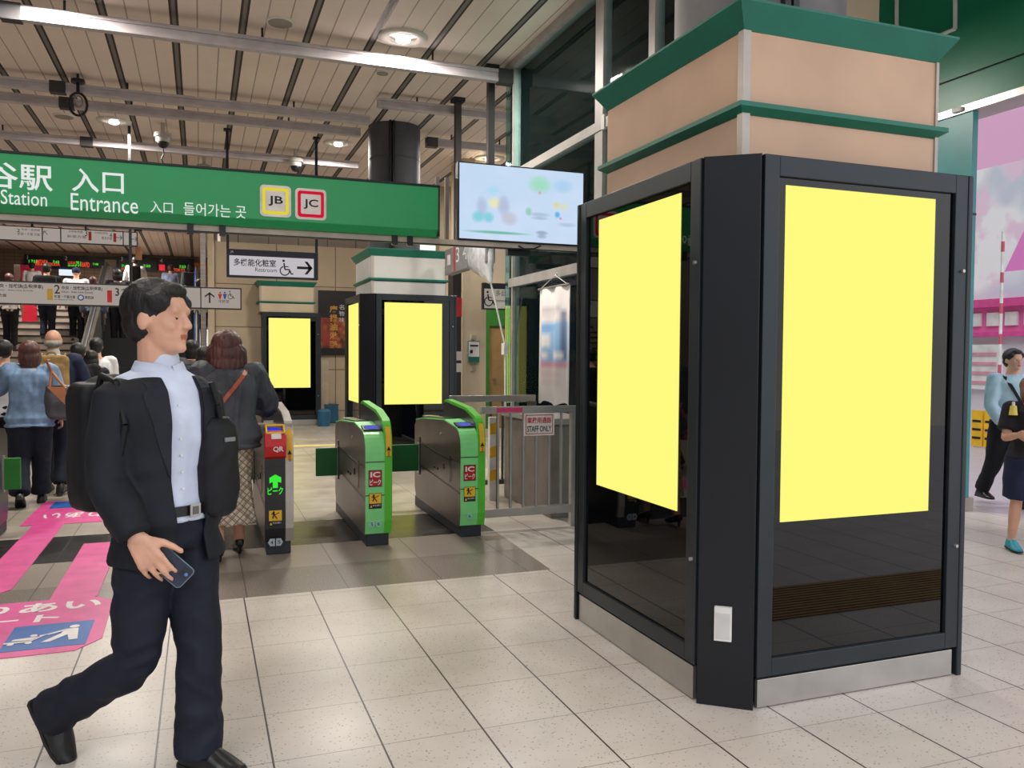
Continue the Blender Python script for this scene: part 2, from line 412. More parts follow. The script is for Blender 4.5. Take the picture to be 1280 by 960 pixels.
a = [PX(1121, 36, 6.983), PX(1121, -60, 6.983)]; mb.tube(a, .02, WHITE)
tag(mb.build('conduit_pipe'), 'straight white conduit running up the green beam', 'pipe')
mb = MB(); mb.tube([PX(1168, 47, 6.983), PX(1194, 36, 6.983), PX(1194, -60, 6.983)], .02, WHITE)
tag(mb.build('conduit_pipe'), 'bent white conduit on the green beam, with an elbow at its foot', 'pipe')
mb = MB(); mb.box(5.43, 5.8, 6.0, 6.35, 0, 6.2, CREAM)
struct(mb.build('trim_5'), 'cream pier rising behind the beige clad column', 'trim')

# street building beyond
def facade():
    t = NT('shop_facade'); pos, x, y, z = t.coord()
    n1 = t.noise(pos, .9, 2); n2 = t.noise(pos, 1.7, 3)
    c = t.mix(t.rng(n1, .42, .58, 0, 1), (252, 250, 252), (214, 220, 234))
    c = t.mix(t.rng(n2, .52, .62, 0, 1), c, (246, 216, 236))
    c = t.mix(t.band(z, 5.1, 6.6), c, (248, 190, 228))
    c = t.mix(t.band(z, 1.95, 2.5), c, (228, 110, 176))
    d = t.math('SUBTRACT', z, t.math('MULTIPLY', t.math('SUBTRACT', 11.25, y), 1.9))
    tri = t.math('MULTIPLY', t.math('LESS_THAN', d, 3.15), t.math('GREATER_THAN', z, 3.1))
    c = t.mix(tri, c, (240, 140, 214))
    c = t.mix(t.math('LESS_THAN', z, 1.9), c, (214, 208, 216))
    t.put(t.b.inputs['Base Color'], c); t.put(t.b.inputs['Roughness'], .5); return t.m
sb = thing('street_building', 'pale shop building with blurred pink signs across the street', 'building', (14, 11, 0))
mb = MB(); mb.box(14, 16, 2, 20, 0, 9, facade()); mb.build('wall', sb)
mb = MB(); mb.box(13.85, 14, 10.0, 12.6, 2.45, 2.6, PINKM); mb.box(13.85, 14, 10.0, 12.6, 1.9, 1.98, PINKM); mb.build('sign_rail', sb)
for i in range(6): mb = MB(); mb.box(13.96, 14, 10.2+i*.38, 10.45+i*.38, 2.1, 2.35, WHITE); mb.build('sign_block', sb)
mb = MB(); mb.box(13.9, 14.02, 11.25, 12.4, .9, 1.75, WHITE)
for i in range(4): mb.box(13.88, 13.9, 11.3, 12.3, 1.0+i*.18, 1.06+i*.18, mat('dull_pink_text', (214, 150, 170), .6))
mb.build('notice_board', sb)
# pole with red bands on the pavement
pl = PX(1250, 440, 11.0)
mb = MB(); mb.cyl((11, pl.y, 0), (11, pl.y, 3.35), .022, .022, WHITE, 12)
for i in range(7): mb.cyl((11, pl.y, .35+i*.45), (11, pl.y, .5+i*.45), .024, .024, mat('faded_red', (200, 90, 110), .5), 12)
tag(mb.build('banner_pole'), 'thin white pole with red bands standing on the pavement', 'pole')
# yellow notices leaning by the facade
for i, (x0, lb) in enumerate(((12.2, 'yellow notice board with dark lines, nearer the teal pillar'), (12.2, 'yellow notice board with dark lines, nearer the man in blue shirt'))):
    p = PX(1222 if i == 0 else 1238, 548, x0)
    mb = MB(); mb.box(x0-.03, x0+.03, p.y-.1, p.y+.1, .02, .62, YELLOWM)
    for k in range(3): mb.box(x0-.034, x0-.03, p.y-.08, p.y+.08, .14+k*.14, .18+k*.14, INK)
    mb.bar((x0+.03, p.y, .5), (x0+.22, p.y, .0), .03, .03, DARK)
    tag(mb.build('notice_board'), lb, 'notice board')

# ================================================================== CEILING FITTINGS
RAILM = mat('lilac_grey_rail', (196, 188, 192), .45, .25, .05); RAILD = mat('rail_clip', (58, 56, 58), .6)
def rail(x0, x1, y, z, lab, clips=(), h=.13):
    r = thing('ceiling_rail', lab, 'rail', ((x0+x1)/2, y, z), group=None)
    mb = MB()
    mb.box(x0, x1, y-.05, y+.05, z, z+h*.28, RAILM); mb.box(x0, x1, y-.035, y+.035, z+h*.28, z+h*.72, RAILM); mb.box(x0, x1, y-.05, y+.05, z+h*.72, z+h, RAILM)
    mb.build('channel', r, None, .004)
    for cx in clips:
        mb = MB(); mb.box(cx-.09, cx+.09, y-.065, y+.065, z-.015, z+h+.01, RAILD); mb.build('clip', r, None, .004)
    n = 4
    for i in range(n):
        xx = x0+(x1-x0)*(i+.5)/n
        mb = MB(); mb.cyl((xx, y, z+h), (xx, y, CZ), .012, .012, DARK, 8); mb.build('hanger', r)
    return r
rail(-4, 3.42, 9.25, 4.68, 'long grey ceiling rail nearest the entrance', (G(10, 8, 4.75).x, 3.36), .14)
rail(-6, 2.25, 11.75, 4.72, 'grey ceiling rail ending at the round column, nearer of the close pair', (G(70, 108, 4.75).x,), .12)
rail(-6, 2.25, 12.45, 4.72, 'grey ceiling rail ending at the round column, farther of the close pair', (G(82, 129, 4.75).x,), .12)
rail(-6, 2.6, 14.6, 4.72, 'grey ceiling rail seen just above the green entrance sign', (G(108, 179, 4.75).x,), .12)
rail(2.2, 6.5, 10.95, 4.74, 'grey ceiling rail passing in front of the round column top', (), .12)
rail(3.3, 6.5, 12.6, 4.72, 'grey ceiling rail right of the round column', (3.38,), .12)
rail(-6, .2, 18.0, 4.7, 'far ceiling rail above the foot of the stairs', (G(195, 309, 4.72).x,), .12)
rail(-6, .2, 21.0, 4.7, 'far ceiling rail above the middle of the stairs', (-1.2,), .12)
rail(-6, .2, 24.0, 4.7, 'farthest ceiling rail above the upper concourse', (-1.5,), .12)

LAMP = glow('lamp_glow', (255, 246, 232), 7.0); RIM = mat('lamp_rim', (222, 216, 208), .4); REFL = mat('lamp_reflector', (235, 230, 222), .15, .6)
def downlight(x, y, r, lab, power=70, grp='round ceiling downlights'):
    d = thing('ceiling_downlight', lab, 'ceiling light', (x, y, CZ), group=grp)
    mb = MB(); n = 32
    prof = [(r, 0), (r, -.018), (r*.62, -.022), (r*.55, -.002)]
    v = [(x+a*math.cos(2*PI*i/n), y+a*math.sin(2*PI*i/n), CZ+b) for a, b in prof for i in range(n)]
    mb.add(v, [(j*n+i, j*n+(i+1) % n, (j+1)*n+(i+1) % n, (j+1)*n+i) for j in range(3) for i in range(n)], RIM, True); mb.build('rim', d)
    mb = MB(); mb.cyl((x, y, CZ-.004), (x, y, CZ-.016), r*.58, r*.3, REFL, 24); mb.build('reflector', d)
    mb = MB(); mb.sphere((x, y, CZ-.03), (r*.3, r*.3, .03), LAMP, 14, 8); mb.build('bulb', d)
    l = bpy.data.lights.new('lamp', 'AREA'); l.shape = 'DISK'; l.size = .5; l.energy = power; l.color = (1, .93, .85)
    lo = bpy.data.objects.new('lamp', l); COL.objects.link(lo); lo.parent = d; lo.location = (0, 0, -.12)
    return d
downlight(2.08, 8.95, .27, 'lit round downlight above the ticket gates', 120)
downlight(2.13, 13.77, .24, 'lit round downlight left of the round column, behind the rails', 130)
downlight(-1.17, 13.7, .24, 'round downlight above the left end of the green sign', 130)
downlight(4.76, 13.84, .26, 'lit round downlight right of the round column', 120)
downlight(-.86, 20.5, .26, 'lit round downlight above the escalator', 130)
downlight(-3.9, 20.0, .26, 'round downlight above the stairs', 130)
downlight(-2.6, 27.5, .26, 'round downlight above the upper concourse', 140)
downlight(-1.2, 4.2, .27, 'round downlight above the man in the dark suit', 35)
downlight(-1.3, 8.9, .27, 'round downlight above the wide gate aisle', 110)
downlight(1.2, 4.2, .27, 'round downlight above the open floor before the gates', 14)
downlight(4.6, 8.2, .27, 'round downlight added to brighten the passage behind the glass wall', 120)  # extra lamp, added to lift the dim ceiling seen through the glass
downlight(5.3, 11, .2, 'round downlight added to brighten the space behind the wired glass', 120)  # second extra lamp, put in to brighten what lies behind the glass
SPG = mat('speaker_grille', (150, 142, 132), .6, 0, .05, 6, .4, 300)
for (x, y, r, lab) in ((.80, 9.0, .14, 'round ceiling speaker in front of the first rail'), (-1.83, 13.7, .14, 'round ceiling speaker above the station name'), (2.1, 10.13, .08, 'small round ceiling sensor behind the first rail')):
    d = thing('ceiling_speaker', lab, 'speaker', (x, y, CZ)); mb = MB(); mb.cyl((x, y, CZ-.02), (x, y, CZ), r, r*1.04, RIM, 28); mb.build('rim', d)
    mb = MB(); mb.cyl((x, y, CZ-.026), (x, y, CZ-.019), r*.86, r*.88, SPG, 28); mb.build('grille', d)
CAMW = mat('camera_housing', (190, 186, 180), .4)
for (x, y, z, lab, k) in ((-.50, 13.6, 4.62, 'dome security camera with a dangling cable above the sign', 1), (.09, 15.6, 4.62, 'small dome security camera right above the sign edge', 0), (1.53, 14.5, 4.62, 'dome security camera nearest the route badges', 0)):
    d = thing('security_camera', lab, 'security camera', (x, y, CZ), group='dome security cameras')
    mb = MB(); mb.cyl((x, y, CZ+.01), (x, y, z+.16), .03, .03, CAMW, 12); mb.cyl((x, y, z+.16), (x, y, z+.1), .12, .13, CAMW, 24); mb.cyl((x, y, z+.1), (x, y, z+.03), .1, .095, CAMW, 24); mb.build('housing', d)
    mb = MB(); mb.sphere((x, y, z+.03), (.085, .085, .09), BLACK, 20, 12); mb.build('dome', d)
    if k: mb = MB(); mb.tube([(x, y, z-.05), (x+.01, y, z-.15), (x-.02, y, z-.22), (x, y, z-.3)], .012, DARK, 6); mb.build('cable', d)
x, y = -1.39, 11.6
d = thing('cable_hook', 'black hook bracket with a coiled cable ring hanging from the ceiling rails', 'hook', (x, y, CZ))
mb = MB(); mb.cyl((x, y, 4.86), (x, y, 4.82), .08, .08, BLACK, 16); mb.cyl((x, y, 4.86), (x, y, CZ+.01), .015, .015, BLACK, 8); mb.cyl((x, y, 4.82), (x, y, 4.7), .02, .02, BLACK, 8); mb.build('bracket', d)
mb = MB(); mb.tube([(x+.1*math.sin(a*PI/8), y, 4.56+.14*math.cos(a*PI/8)) for a in range(17)], .016, BLACK); mb.tube([(x+.05*math.sin(a*PI/5), y+.02, 4.6+.07*math.cos(a*PI/5)) for a in range(11)], .01, STEEL); mb.build('ring', d)

# ================================================================== COLUMNS (round concrete shafts on top of the clad bases)
CONC = mat('dark_concrete', (72, 74, 80), .6, 0, .08, 3)
def column(dx, dy, panel, cap_col, lab, round_label, front=True):
    x0, x1, y0, y1 = 2.15+dx, 3.22+dx, 2.97+dy, 4.22+dy
    c = thing('clad_column', lab, 'column', ((x0+x1)/2, (y0+y1)/2, 2.345))
    for z0, z1 in ((2.345, 2.52), (2.565, 2.87)):
        mb = MB(); mb.box(x0, x1, y0, y1, z0, z1, panel); mb.build('panel', c, None, .004)
    mb = MB()
    for (a, b) in ((x0, y0), (x1, y0)): mb.box(a-.008, a+.03 if a == x0 else a+.008, b-.008, b+.03, 2.346, 2.87, mat('column_edge_trim', (176, 168, 160), .4, .3))
    mb.build('corner_trim', c)
    mb = MB()
    w = .04
    for (e0, e1, z0, z1) in ((0, w, 2.52, 2.545), (w, w, 2.545, 2.565)):
        p0 = [(x0-e0, y0-e0), (x1+e0, y0-e0), (x1+e0, y1+e0), (x0-e0, y1+e0)]; p1 = [(x0-e1, y0-e1), (x1+e1, y0-e1), (x1+e1, y1+e1), (x0-e1, y1+e1)]
        mb.add([(*p, z0) for p in p0]+[(*p, z1) for p in p1], [(0, 1, 2, 3), (4, 5, 6, 7)]+[(i, (i+1) % 4, 4+(i+1) % 4, 4+i) for i in range(4)], cap_col)
    mb.build('band', c)
    mb = MB()
    p0 = [(x0, y0), (x1, y0), (x1, y1), (x0, y1)]; p1 = [(x0-.065, y0-.065), (x1+.065, y0-.065), (x1+.065, y1+.065), (x0-.065, y1+.065)]
    mb.add([(*p, 2.87) for p in p0]+[(*p, 2.965) for p in p1]+[(*p, 2.975) for p in p1], [(0, 1, 2, 3), (8, 9, 10, 11)]+[(j*4+i, j*4+(i+1) % 4, j*4+4+(i+1) % 4, j*4+4+i) for j in range(2) for i in range(4)], cap_col)
    mb.build('cap', c)
    if round_label:
        cx, cy = (x0+x1)/2, (y0+y1)/2+(.35 if dy > 5 else 0)
        s = thing('round_column', round_label, 'column', (cx, cy, 2.98))
        mb = MB(); mb.cyl((cx, cy, 2.98), (cx, cy, CZ), .42 if dy < 5 else .39, .42 if dy < 5 else .39, mat('grey_shaft', (122, 120, 122), .6) if dy < 5 else CONC, 48); mb.build('shaft', s)
        mb = MB(); mb.cyl((cx, cy, 4.42), (cx, cy, 4.44), .398, .398, mat('column_joint', (60, 62, 68), .5), 48); mb.cyl((cx, cy, 3.92), (cx, cy, 3.93), .396, .396, STEEL2, 48); mb.build('joint_ring', s)
        mb = MB(); fx = cx-.13; mb.box(fx-.035, fx-.008, cy-.42, cy-.36, 3.01, CZ, BLACK); mb.box(fx+.012, fx+.045, cy-.42, cy-.36, 3.01, CZ, BLACK); mb.build('conduit', s)
column(0, 0, BEIGE, GREENT, 'large beige panelled column with green cap above the near kiosk', 'round grey shaft rising from the near beige column')
column(.1, 8.6, OFFW, GREENT, 'off-white panelled column with green cap above the farther double kiosk', 'dark round concrete shaft behind the green entrance sign')
column(-1.0, 14.68, CREAM, GREENT, 'cream panelled column with green cap above the farthest kiosk', None)

# ================================================================== KIOSKS
def kiosk(dx, dy, lab, chamfer=True, left_screen=True, outlet=False):
    k = thing('display_kiosk', lab, 'kiosk', (2.6+dx, 3.4+dy, 0))
    X0, XC, X1, Y0, YB, Y1, T = 2.0+dx, 2.187+dx, 3.34+dx, 2.885+dy, 3.03+dy, 4.23+dy, 2.34
    if not chamfer: X0, YB = XC-.0, Y0
    # core casing
    mb = MB(); pts = [(X0+.03, Y1), (X0+.03, YB+.02), (XC+.02, Y0+.03), (X1-.02, Y0+.03), (X1-.02, Y1)]
    mb.prism([(a, b, .02) for a, b in pts], (0, 0, T-.04), NAVYM); mb.build('casing', k)
    if chamfer:
        mb = MB(); mb.prism([(X0-.005, YB-.005, 0), (XC-.005, Y0-.008, 0), (XC+.015, Y0+.03, 0), (X0+.03, YB+.02, 0)], (0, 0, T), NAVYM)
        mb.build('corner_post', k, None, .006)
        if outlet:
            a = Vector((X0-.005, YB-.005, 0)); b = Vector((XC-.005, Y0-.008, 0)); u = (b-a).normalized(); n = Vector((u.y, -u.x, 0)).normalized()
            if n.y > 0: n = -n
            m0 = a.lerp(b, .46)
            mb = MB(); w_ = .036
            mb.prism([m0-u*w_+Vector((0, 0, .29)), m0+u*w_+Vector((0, 0, .29)), m0+u*w_+Vector((0, 0, .435)), m0-u*w_+Vector((0, 0, .435))], n*.02, WHITE)
            mb.prism([m0-u*w_*.8+Vector((0, 0, .3))+n*.02, m0+u*w_*.8+Vector((0, 0, .3))+n*.02, m0+u*w_*.8+Vector((0, 0, .41))+n*.02, m0-u*w_*.8+Vector((0, 0, .41))+n*.02], n*.004, mat('outlet_grey', (205, 205, 205), .4))
            mb.build('outlet_cover', k, None, .003)
    # front face
    fw = .075
    def face(P, W, screen, kick):
        """P(u, z, d): point u along the face, d out of it"""
        def slab(u0, u1, z0, z1, d0, d1, m_, nm, par, bev=0):
            b = MB(); v = [P(u, z, d) for z in (z0, z1) for d in (d0, d1) for u in (u0, u1)]
            b.add(v, [(0, 2, 3, 1), (4, 5, 7, 6), (0, 1, 5, 4), (2, 6, 7, 3), (0, 4, 6, 2), (1, 3, 7, 5)], m_)
            return b.build(nm, par, k.location, bev)
        kp = slab(.01, W-.02, .005, kick, -.02, .0, STEEL2, 'kick_plate', k, .002)
        b = MB()
        for (u0, u1, z0, z1) in ((0, fw, kick+.012, T), (W-fw, W, kick+.012, T), (fw, W-fw, kick+.012, kick+.012+fw), (fw, W-fw, T-fw*1.15, T)):
            v = [P(u, z, d) for z in (z0, z1) for d in (-.025, .008) for u in (u0, u1)]
            b.add(v, [(0, 2, 3, 1), (4, 5, 7, 6), (0, 1, 5, 4), (2, 6, 7, 3), (0, 4, 6, 2), (1, 3, 7, 5)], FRAMEM)
        fr = b.build('door_frame', k, k.location, .003)
        slab(fw-.005, W-fw+.005, kick+.08, T-fw, -.02, -.008, BGLASS, 'glass_panel', k)
        u0, u1, z0, z1 = screen
        sc = slab(u0, u1, z0, z1, -.008, -.004, YEL, 'screen', k)  # yellow cover patch over the display, made emissive
        for zz in (.62, 1.9):
            b = MB(); p = Vector(P(W-fw*.35 if P(1, 0, 0)[1] == P(0, 0, 0)[1] else W-fw*.35, zz, .008)); q = Vector(P(W-fw*.35, zz, .02)); b.cyl(p, q, .009, .008, STEEL2, 12); b.build('latch', fr, k.location)
    Pf = lambda u, z, d: (XC+.01+u, Y0-d, z)
    if chamfer: s1 = PY(983, 231, 2.885); s2 = PY(1161, 645, 2.885)
    s1 = PY(983, 231, 2.885); s2 = PY(1161, 641, 2.885); s3 = PY(977, 653, 2.885)
    face(Pf, X1-XC-.02, ((s1.x+s3.x)/2-2.187-.01, s2.x-2.187-.01, s3.z, s1.z), .125)
    mb = MB(); mb.box(X1-.01, X1+.02, Y0-.012, Y0+.05, 0, T, FRAMEM); mb.build('edge_post', k, None, .006)
    if left_screen:
        Pl = lambda u, z, d: (X0-d, Y1-u, z)
        a = PX(748, 275, 2.0); b = PX(850, 241, 2.0); c = PX(849, 641, 2.0)
        face(Pl, Y1-YB-.01, (4.23-a.y, 4.23-b.y, (c.z+PX(747, 606, 2.0).z)/2, (a.z+b.z)/2), .15)
        mb = MB(); mb.box(X0-.015, X0+.03, Y1, Y1+.03, 0, T, NAVYM); mb.build('edge_post', k, None, .006)
    return k
kiosk(0, 0, 'large black display kiosk wrapped round the near column, two glowing yellow patches covering its displays', outlet=True)
kiosk(.1, 8.6, 'dark display kiosk behind the ticket gates, glowing yellow patches covering the displays on two sides')
kiosk(-1.0, 14.72, 'farthest dark display kiosk with one glowing yellow patch covering its display by the cream wall', chamfer=False, left_screen=False)

# ================================================================== SIGN GANTRY
SGN = mat('sign_green', (38, 150, 90), .35, 0, .02, 2, emit=.10); SGND = mat('sign_green_edge', (18, 112, 60), .4)
GY = 6.5
g = thing('sign_gantry', 'cream beam across the gate line carrying sign and screen', 'beam', (0, GY, 2.33))
mb = MB(); mb.box(-4.5, 3.3, GY-.03, GY+.02, 2.385, 2.426, mat('gantry_cream', (206, 192, 180), .5)); mb.box(-4.5, 3.3, GY-.033, GY+.02, 2.377, 2.385, DARK); mb.build('beam', g)
for px_ in (238, 278, 492, 511):
    p = PY(px_, 300, GY); mb = MB(); mb.box(p.x-.022, p.x+.022, GY-.05, GY-.02, 2.355, 2.43, BLACK); mb.build('clamp', g)
for xx in (1.81, 1.89):
    mb = MB(); mb.box(xx, xx+.03, GY+.1, GY+.14, 2.4, 2.95, mat('gantry_bracket', (150, 138, 126), .5)); mb.build('bracket', g)
for xx in (-1.9, -.4):
    mb = MB(); mb.box(xx, xx+.05, GY+.11, GY+.16, 2.4, CZ, DARK); 
mb = MB(); mb.tube([PY(648, 307, GY-.04), PY(655, 311, GY-.05), PY(668, 311, GY-.05), PY(676, 307, GY-.04)], .006, BLACK); mb.build('cable', g)
sg = thing('entrance_sign', 'long green illuminated station entrance sign with white lettering', 'sign', (0, GY-.1, 2.42))
SX1 = 1.765; SZ0, SZ1 = 2.43, 2.815
mb = MB(); mb.prism([(-3.2, GY-.13, SZ0+.05), (-3.2, GY-.13, SZ1), (-3.2, GY+.05, SZ1), (-3.2, GY+.05, SZ0), (-3.2, GY-.08, SZ0)], (SX1+3.2, 0, 0), SGN); mb.build('light_box', sg, None, .004)
mb = MB(); mb.box(-3.21, SX1+.012, GY-.14, GY+.06, SZ1, SZ1+.014, DARK); mb.box(SX1, SX1+.012, GY-.135, GY+.055, SZ0, SZ1, DARK); mb.build('housing_edge', sg)
SF = GY-.132
def on_sign(m_, body, x0, y0, x1, y1, bold=0.0, mtl=None):    # px box: left, top, right, bottom
    a = PY(x0, y1, SF); b = PY(x1, y1, SF); c = PY((x0+x1)/2, (y0+y1)/2, SF)
    w = PY(x1, (y0+y1)/2, SF).x-PY(x0, (y0+y1)/2, SF).x; h = PY((x0+x1)/2, y0, SF).z-PY((x0+x1)/2, y1, SF).z
    m_.text(body, (c.x-w/2, SF, c.z-h/2), (1, 0, 0), (0, 0, 1), w, h, mtl or WHITEL, bold)
WHITEL = glow('white_lettering', (236, 240, 236), .92)
mb = MB(); on_sign(mb, '四ツ谷駅', -108, 201, 68, 234, .012); on_sign(mb, '入口', 90, 212, 155, 241, .012)
on_sign(mb, 'Yotsuya Station', -76, 236, 60, 260); on_sign(mb, 'Entrance', 89, 244, 173, 265)
on_sign(mb, '入口', 188, 252, 216, 266); on_sign(mb, '들어가는 곳', 230, 255, 308, 271)
mb.build('lettering', sg)
for body, px0, px1, colr in (('JB', 325, 364, (232, 216, 60)), ('JC', 369, 408, (206, 26, 52))):
    y0 = 233 if body == 'JB' else 237; y1 = y0+37
    c = PY((px0+px1)/2, (y0+y1)/2, SF); hw = (PY(px1, 255, SF).x-PY(px0, 255, SF).x)/2; hh = .115
    def rr(w, h, r, y):
        out = []
        for cx, cz, a0 in ((w-r, h-r, 0), (-w+r, h-r, 90), (-w+r, -h+r, 180), (w-r, -h+r, 270)):
            for q in range(5): aa = math.radians(a0+q*22.5); out.append((c.x+cx+r*math.cos(aa), y, c.z+cz+r*math.sin(aa)))
        return out
    b = MB(); b.prism(rr(hw, hh, .03, SF), (0, -.003, 0), WHITEF); b.prism(rr(hw*.84, hh*.84, .02, SF-.003), (0, -.0015, 0), glow('badge_'+('yellow' if body == 'JB' else 'red'), colr, .9)); b.prism(rr(hw*.64, hh*.64, .008, SF-.0045), (0, -.0015, 0), WHITEF)
    b.text(body, (c.x-hw*.47, SF-.0065, c.z-hh*.32), (1, 0, 0), (0, 0, 1), hw*.94, hh*.64, INK, .02)
    b.build('route_badge', sg, label='rounded '+('yellow' if body == 'JB' else 'red')+' route badge')

# television
def screen_mat():
    t = NT('display_picture'); pos, x, y, z = t.ocoord()
    c = t.mix(t.rng(t.noise(pos, 2.5, 2), .3, .7, 0, 1), (190, 216, 240), (206, 222, 246))
    def blob(c, cx, cz, rx, rz, col, a=.8):
        dx = t.math('DIVIDE', t.math('SUBTRACT', x, cx), rx); dz = t.math('DIVIDE', t.math('SUBTRACT', z, cz), rz)
        d = t.math('ADD', t.math('MULTIPLY', dx, dx), t.math('MULTIPLY', dz, dz))
        return t.mix(t.rng(d, .15, 1.2, a, 0), c, col)
    for b in ((.15, .18, .11, .08, (150, 220, 180)), (.15, .11, .015, .015, (220, 150, 150)), (.36, .18, .1, .06, (168, 206, 240)), (-.36, -.04, .05, .09, (150, 150, 190), .4), (-.39, -.12, .06, .05, (110, 205, 215)), (-.3, -.12, .05, .05, (110, 205, 215)),
              (-.25, .0, .06, .05, (236, 232, 170)), (-.17, -.02, .06, .09, (160, 160, 190), .5), (-.12, -.12, .08, .06, (190, 190, 205), .8), (-.26, .1, .06, .04, (160, 220, 240), .6), (.3, .02, .03, .03, (225, 215, 120)), (.31, -.06, .028, .03, (40, 170, 225)), (.34, -.09, .015, .012, (230, 110, 150)), (.36, .01, .07, .035, (215, 222, 170), .6), (.05, -.05, .03, .04, (140, 200, 170), .8),
              (.15, -.07, .1, .02, (140, 170, 190), .5), (.15, -.1, .08, .015, (140, 160, 190), .5), (-.22, -.24, .3, .014, (100, 180, 160), .9), (.4, -.14, .09, .02, (170, 190, 220), .7), (.17, -.22, .06, .02, (120, 130, 160), .6), (.17, -.25, .05, .02, (120, 130, 160), .5)):
        c = blob(c, *b)
    t.put(t.b.inputs['Base Color'], (0, 0, 0, 1)); t.put(t.b.inputs['Emission Color'], c); t.put(t.b.inputs['Emission Strength'], 1.0); t.put(t.b.inputs['Specular IOR Level'], .2)
    return t.m
a = PY(571, 203, GY-.02); b_ = PY(728, 311, GY-.02); TX = (a.x+b_.x)/2
tv = thing('television', 'wide flat screen showing a pale blue blurred advert right of the green sign', 'screen', (TX, GY-.02, 2.74))
w, h = 1.12, .63
mb = MB(); mb.box(-w/2, w/2, -.03, .05, -h/2, h/2, BLACK); mb.build('housing', tv, (0, 0, 0), .004)
mb = MB(); mb.box(-w/2+.012, w/2-.012, -.034, -.03, -h/2+.014, h/2-.012, screen_mat()); mb.build('display', tv, (0, 0, 0))
mb = MB(); mb.box(-.2, .2, .05, .1, -.2, .2, DARK); mb.box(-.1, .1, .05, .1, -.41, -.2, DARK); mb.build('wall_bracket', tv, (0, 0, 0))

# hanging restroom sign
rs = thing('hanging_sign', 'hanging restroom sign with wheelchair symbol and arrow above the farthest kiosk', 'sign', (1.08, 13.5, 2.87))
NAVS = mat('sign_navy', (30, 34, 60), .5); SY = 13.5
mb = MB(); mb.box(.39, 1.77, SY, SY+.12, 2.67, 3.10, NAVS); mb.build('housing', rs, None, .006)
mb = MB(); mb.box(.43, 1.70, SY-.006, SY, 2.70, 3.0, glow('sign_face', (205, 200, 205), .85)); mb.build('face', rs)
for xx in (.39, 1.73):
    mb = MB(); mb.box(xx, xx+.04, SY+.04, SY+.08, 3.1, CZ, DARK); mb.box(xx-.03, xx+.07, SY+.01, SY+.11, CZ-.03, CZ, DARK); mb.build('hanger', rs)
def sx(px_): return PY(px_, 332, SY-.008).x
def sz(py_, px_=340): return PY(px_, py_, SY-.008).z
def wheelchair(b, c, right, up, s, m_):
    c = Vector(c); right = Vector(right); up = Vector(up); n = right.cross(up)*.004
    def P(u, v): return c+right*(u*s)+up*(v*s)
    def seg(p, q, w):
        p = P(*p); q = P(*q); d = (q-p).normalized(); o = d.cross(n).normalized()*w*s/2; b.prism([p-o, q-o, q+o, p+o], n, m_)
    pts = [(-.1+.28*math.cos(a), -.18+.28*math.sin(a)) for a in np.linspace(math.radians(110), math.radians(360), 14)]
    for p, q in zip(pts, pts[1:]): seg(p, q, .07)
    seg((-.15, .3), (-.1, -.08), .09); seg((-.12, .08), (.12, .08), .06); seg((-.1, -.1), (.18, -.1), .08); seg((.18, -.1), (.3, -.38), .08); seg((.3, -.38), (.42, -.34), .07)
    h = [P(-.17+.08*math.cos(a), .44+.08*math.sin(a)) for a in np.linspace(0, 2*PI, 13)[:-1]]; b.prism(h, n, m_)
def arrow(b, c, d, perp, L, m_, w=.1, n=None):
    c = Vector(c); d = Vector(d).normalized()*L; q = Vector(perp).normalized()*L; n = Vector(n if n else (0, -.003, 0))
    b.prism([c-d*.5-q*w/2, c+d*.4-q*w/2, c+d*.4+q*w/2, c-d*.5+q*w/2], n, m_)
    for s in (1, -1): b.prism([c+d*.5, c+d*.5-d*w*1.3, c+d*.08+q*.42*s-d*w*.6, c+d*.08+q*.42*s+d*w*.5], n, m_)
mb = MB()
mb.text('多機能化粧室', (sx(292), SY-.009, sz(333, 318)), (1, 0, 0), (0, 0, 1), sx(345)-sx(292), .115, INK, .015)
mb.text('Restroom', (sx(319), SY-.009, sz(340, 333)), (1, 0, 0), (0, 0, 1), sx(346)-sx(319), .062, INK)
wheelchair(mb, (sx(358), SY-.009, sz(335, 358)), (1, 0, 0), (0, 0, 1), .25, INK)
arrow(mb, (sx(381), SY-.009, sz(335, 381)), (1, 0, 0), (0, 0, 1), .24, INK, .17)
mb.text('JR', (sx(288), SY-.009, 3.03), (1, 0, 0), (0, 0, 1), .05, .04, PALE)
mb.build('lettering', rs)

# platform direction signs
def dirsign(name, lab, x0, x1, y, z0, z1, rods):
    s = thing(name, lab, 'sign', ((x0+x1)/2, y, z0))
    b = MB(); b.box(x0, x1, y, y+.1, z0, z1, mat('sign_frame_brown', (60, 54, 56), .5)); b.build('housing', s)
    b = MB(); b.box(x0+.02, x1-.02, y-.006, y, z0+.02, z1-.02, glow('dull_sign_face', (168, 158, 150), .9)); b.build('face', s)
    for r in rods:
        b = MB(); b.box(r-.02, r+.02, y+.03, y+.07, z1, CZ, DARK); b.build('hanger', s)
    return s
YB_ = 13.9
z0, z1 = PY(150, 382, YB_).z-.02, PY(150, 357, YB_).z+.02
xr = PY(302, 370, YB_).x
s = dirsign('direction_sign', 'long grey platform sign with line 2 and a yellow bar, nearest the crowd', -4.2, xr, YB_, z0, z1, (PY(163, 340, YB_).x,))
DGR = mat('sign_dark_text', (48, 46, 50), .6)
def bx(px_): return PY(px_, 368, YB_-.008).x
def bz(py_, px_=60): return PY(px_, py_, YB_-.008).z
def btext(b, body, x0, y0, x1, y1, m_=None, bold=0):
    b.text(body, (bx(x0), YB_-.009, bz(y1, (x0+x1)/2)), (1, 0, 0), (0, 0, 1), bx(x1)-bx(x0), bz(y0, (x0+x1)/2)-bz(y1, (x0+x1)/2), m_ or DGR, bold or .018)
mb = MB()
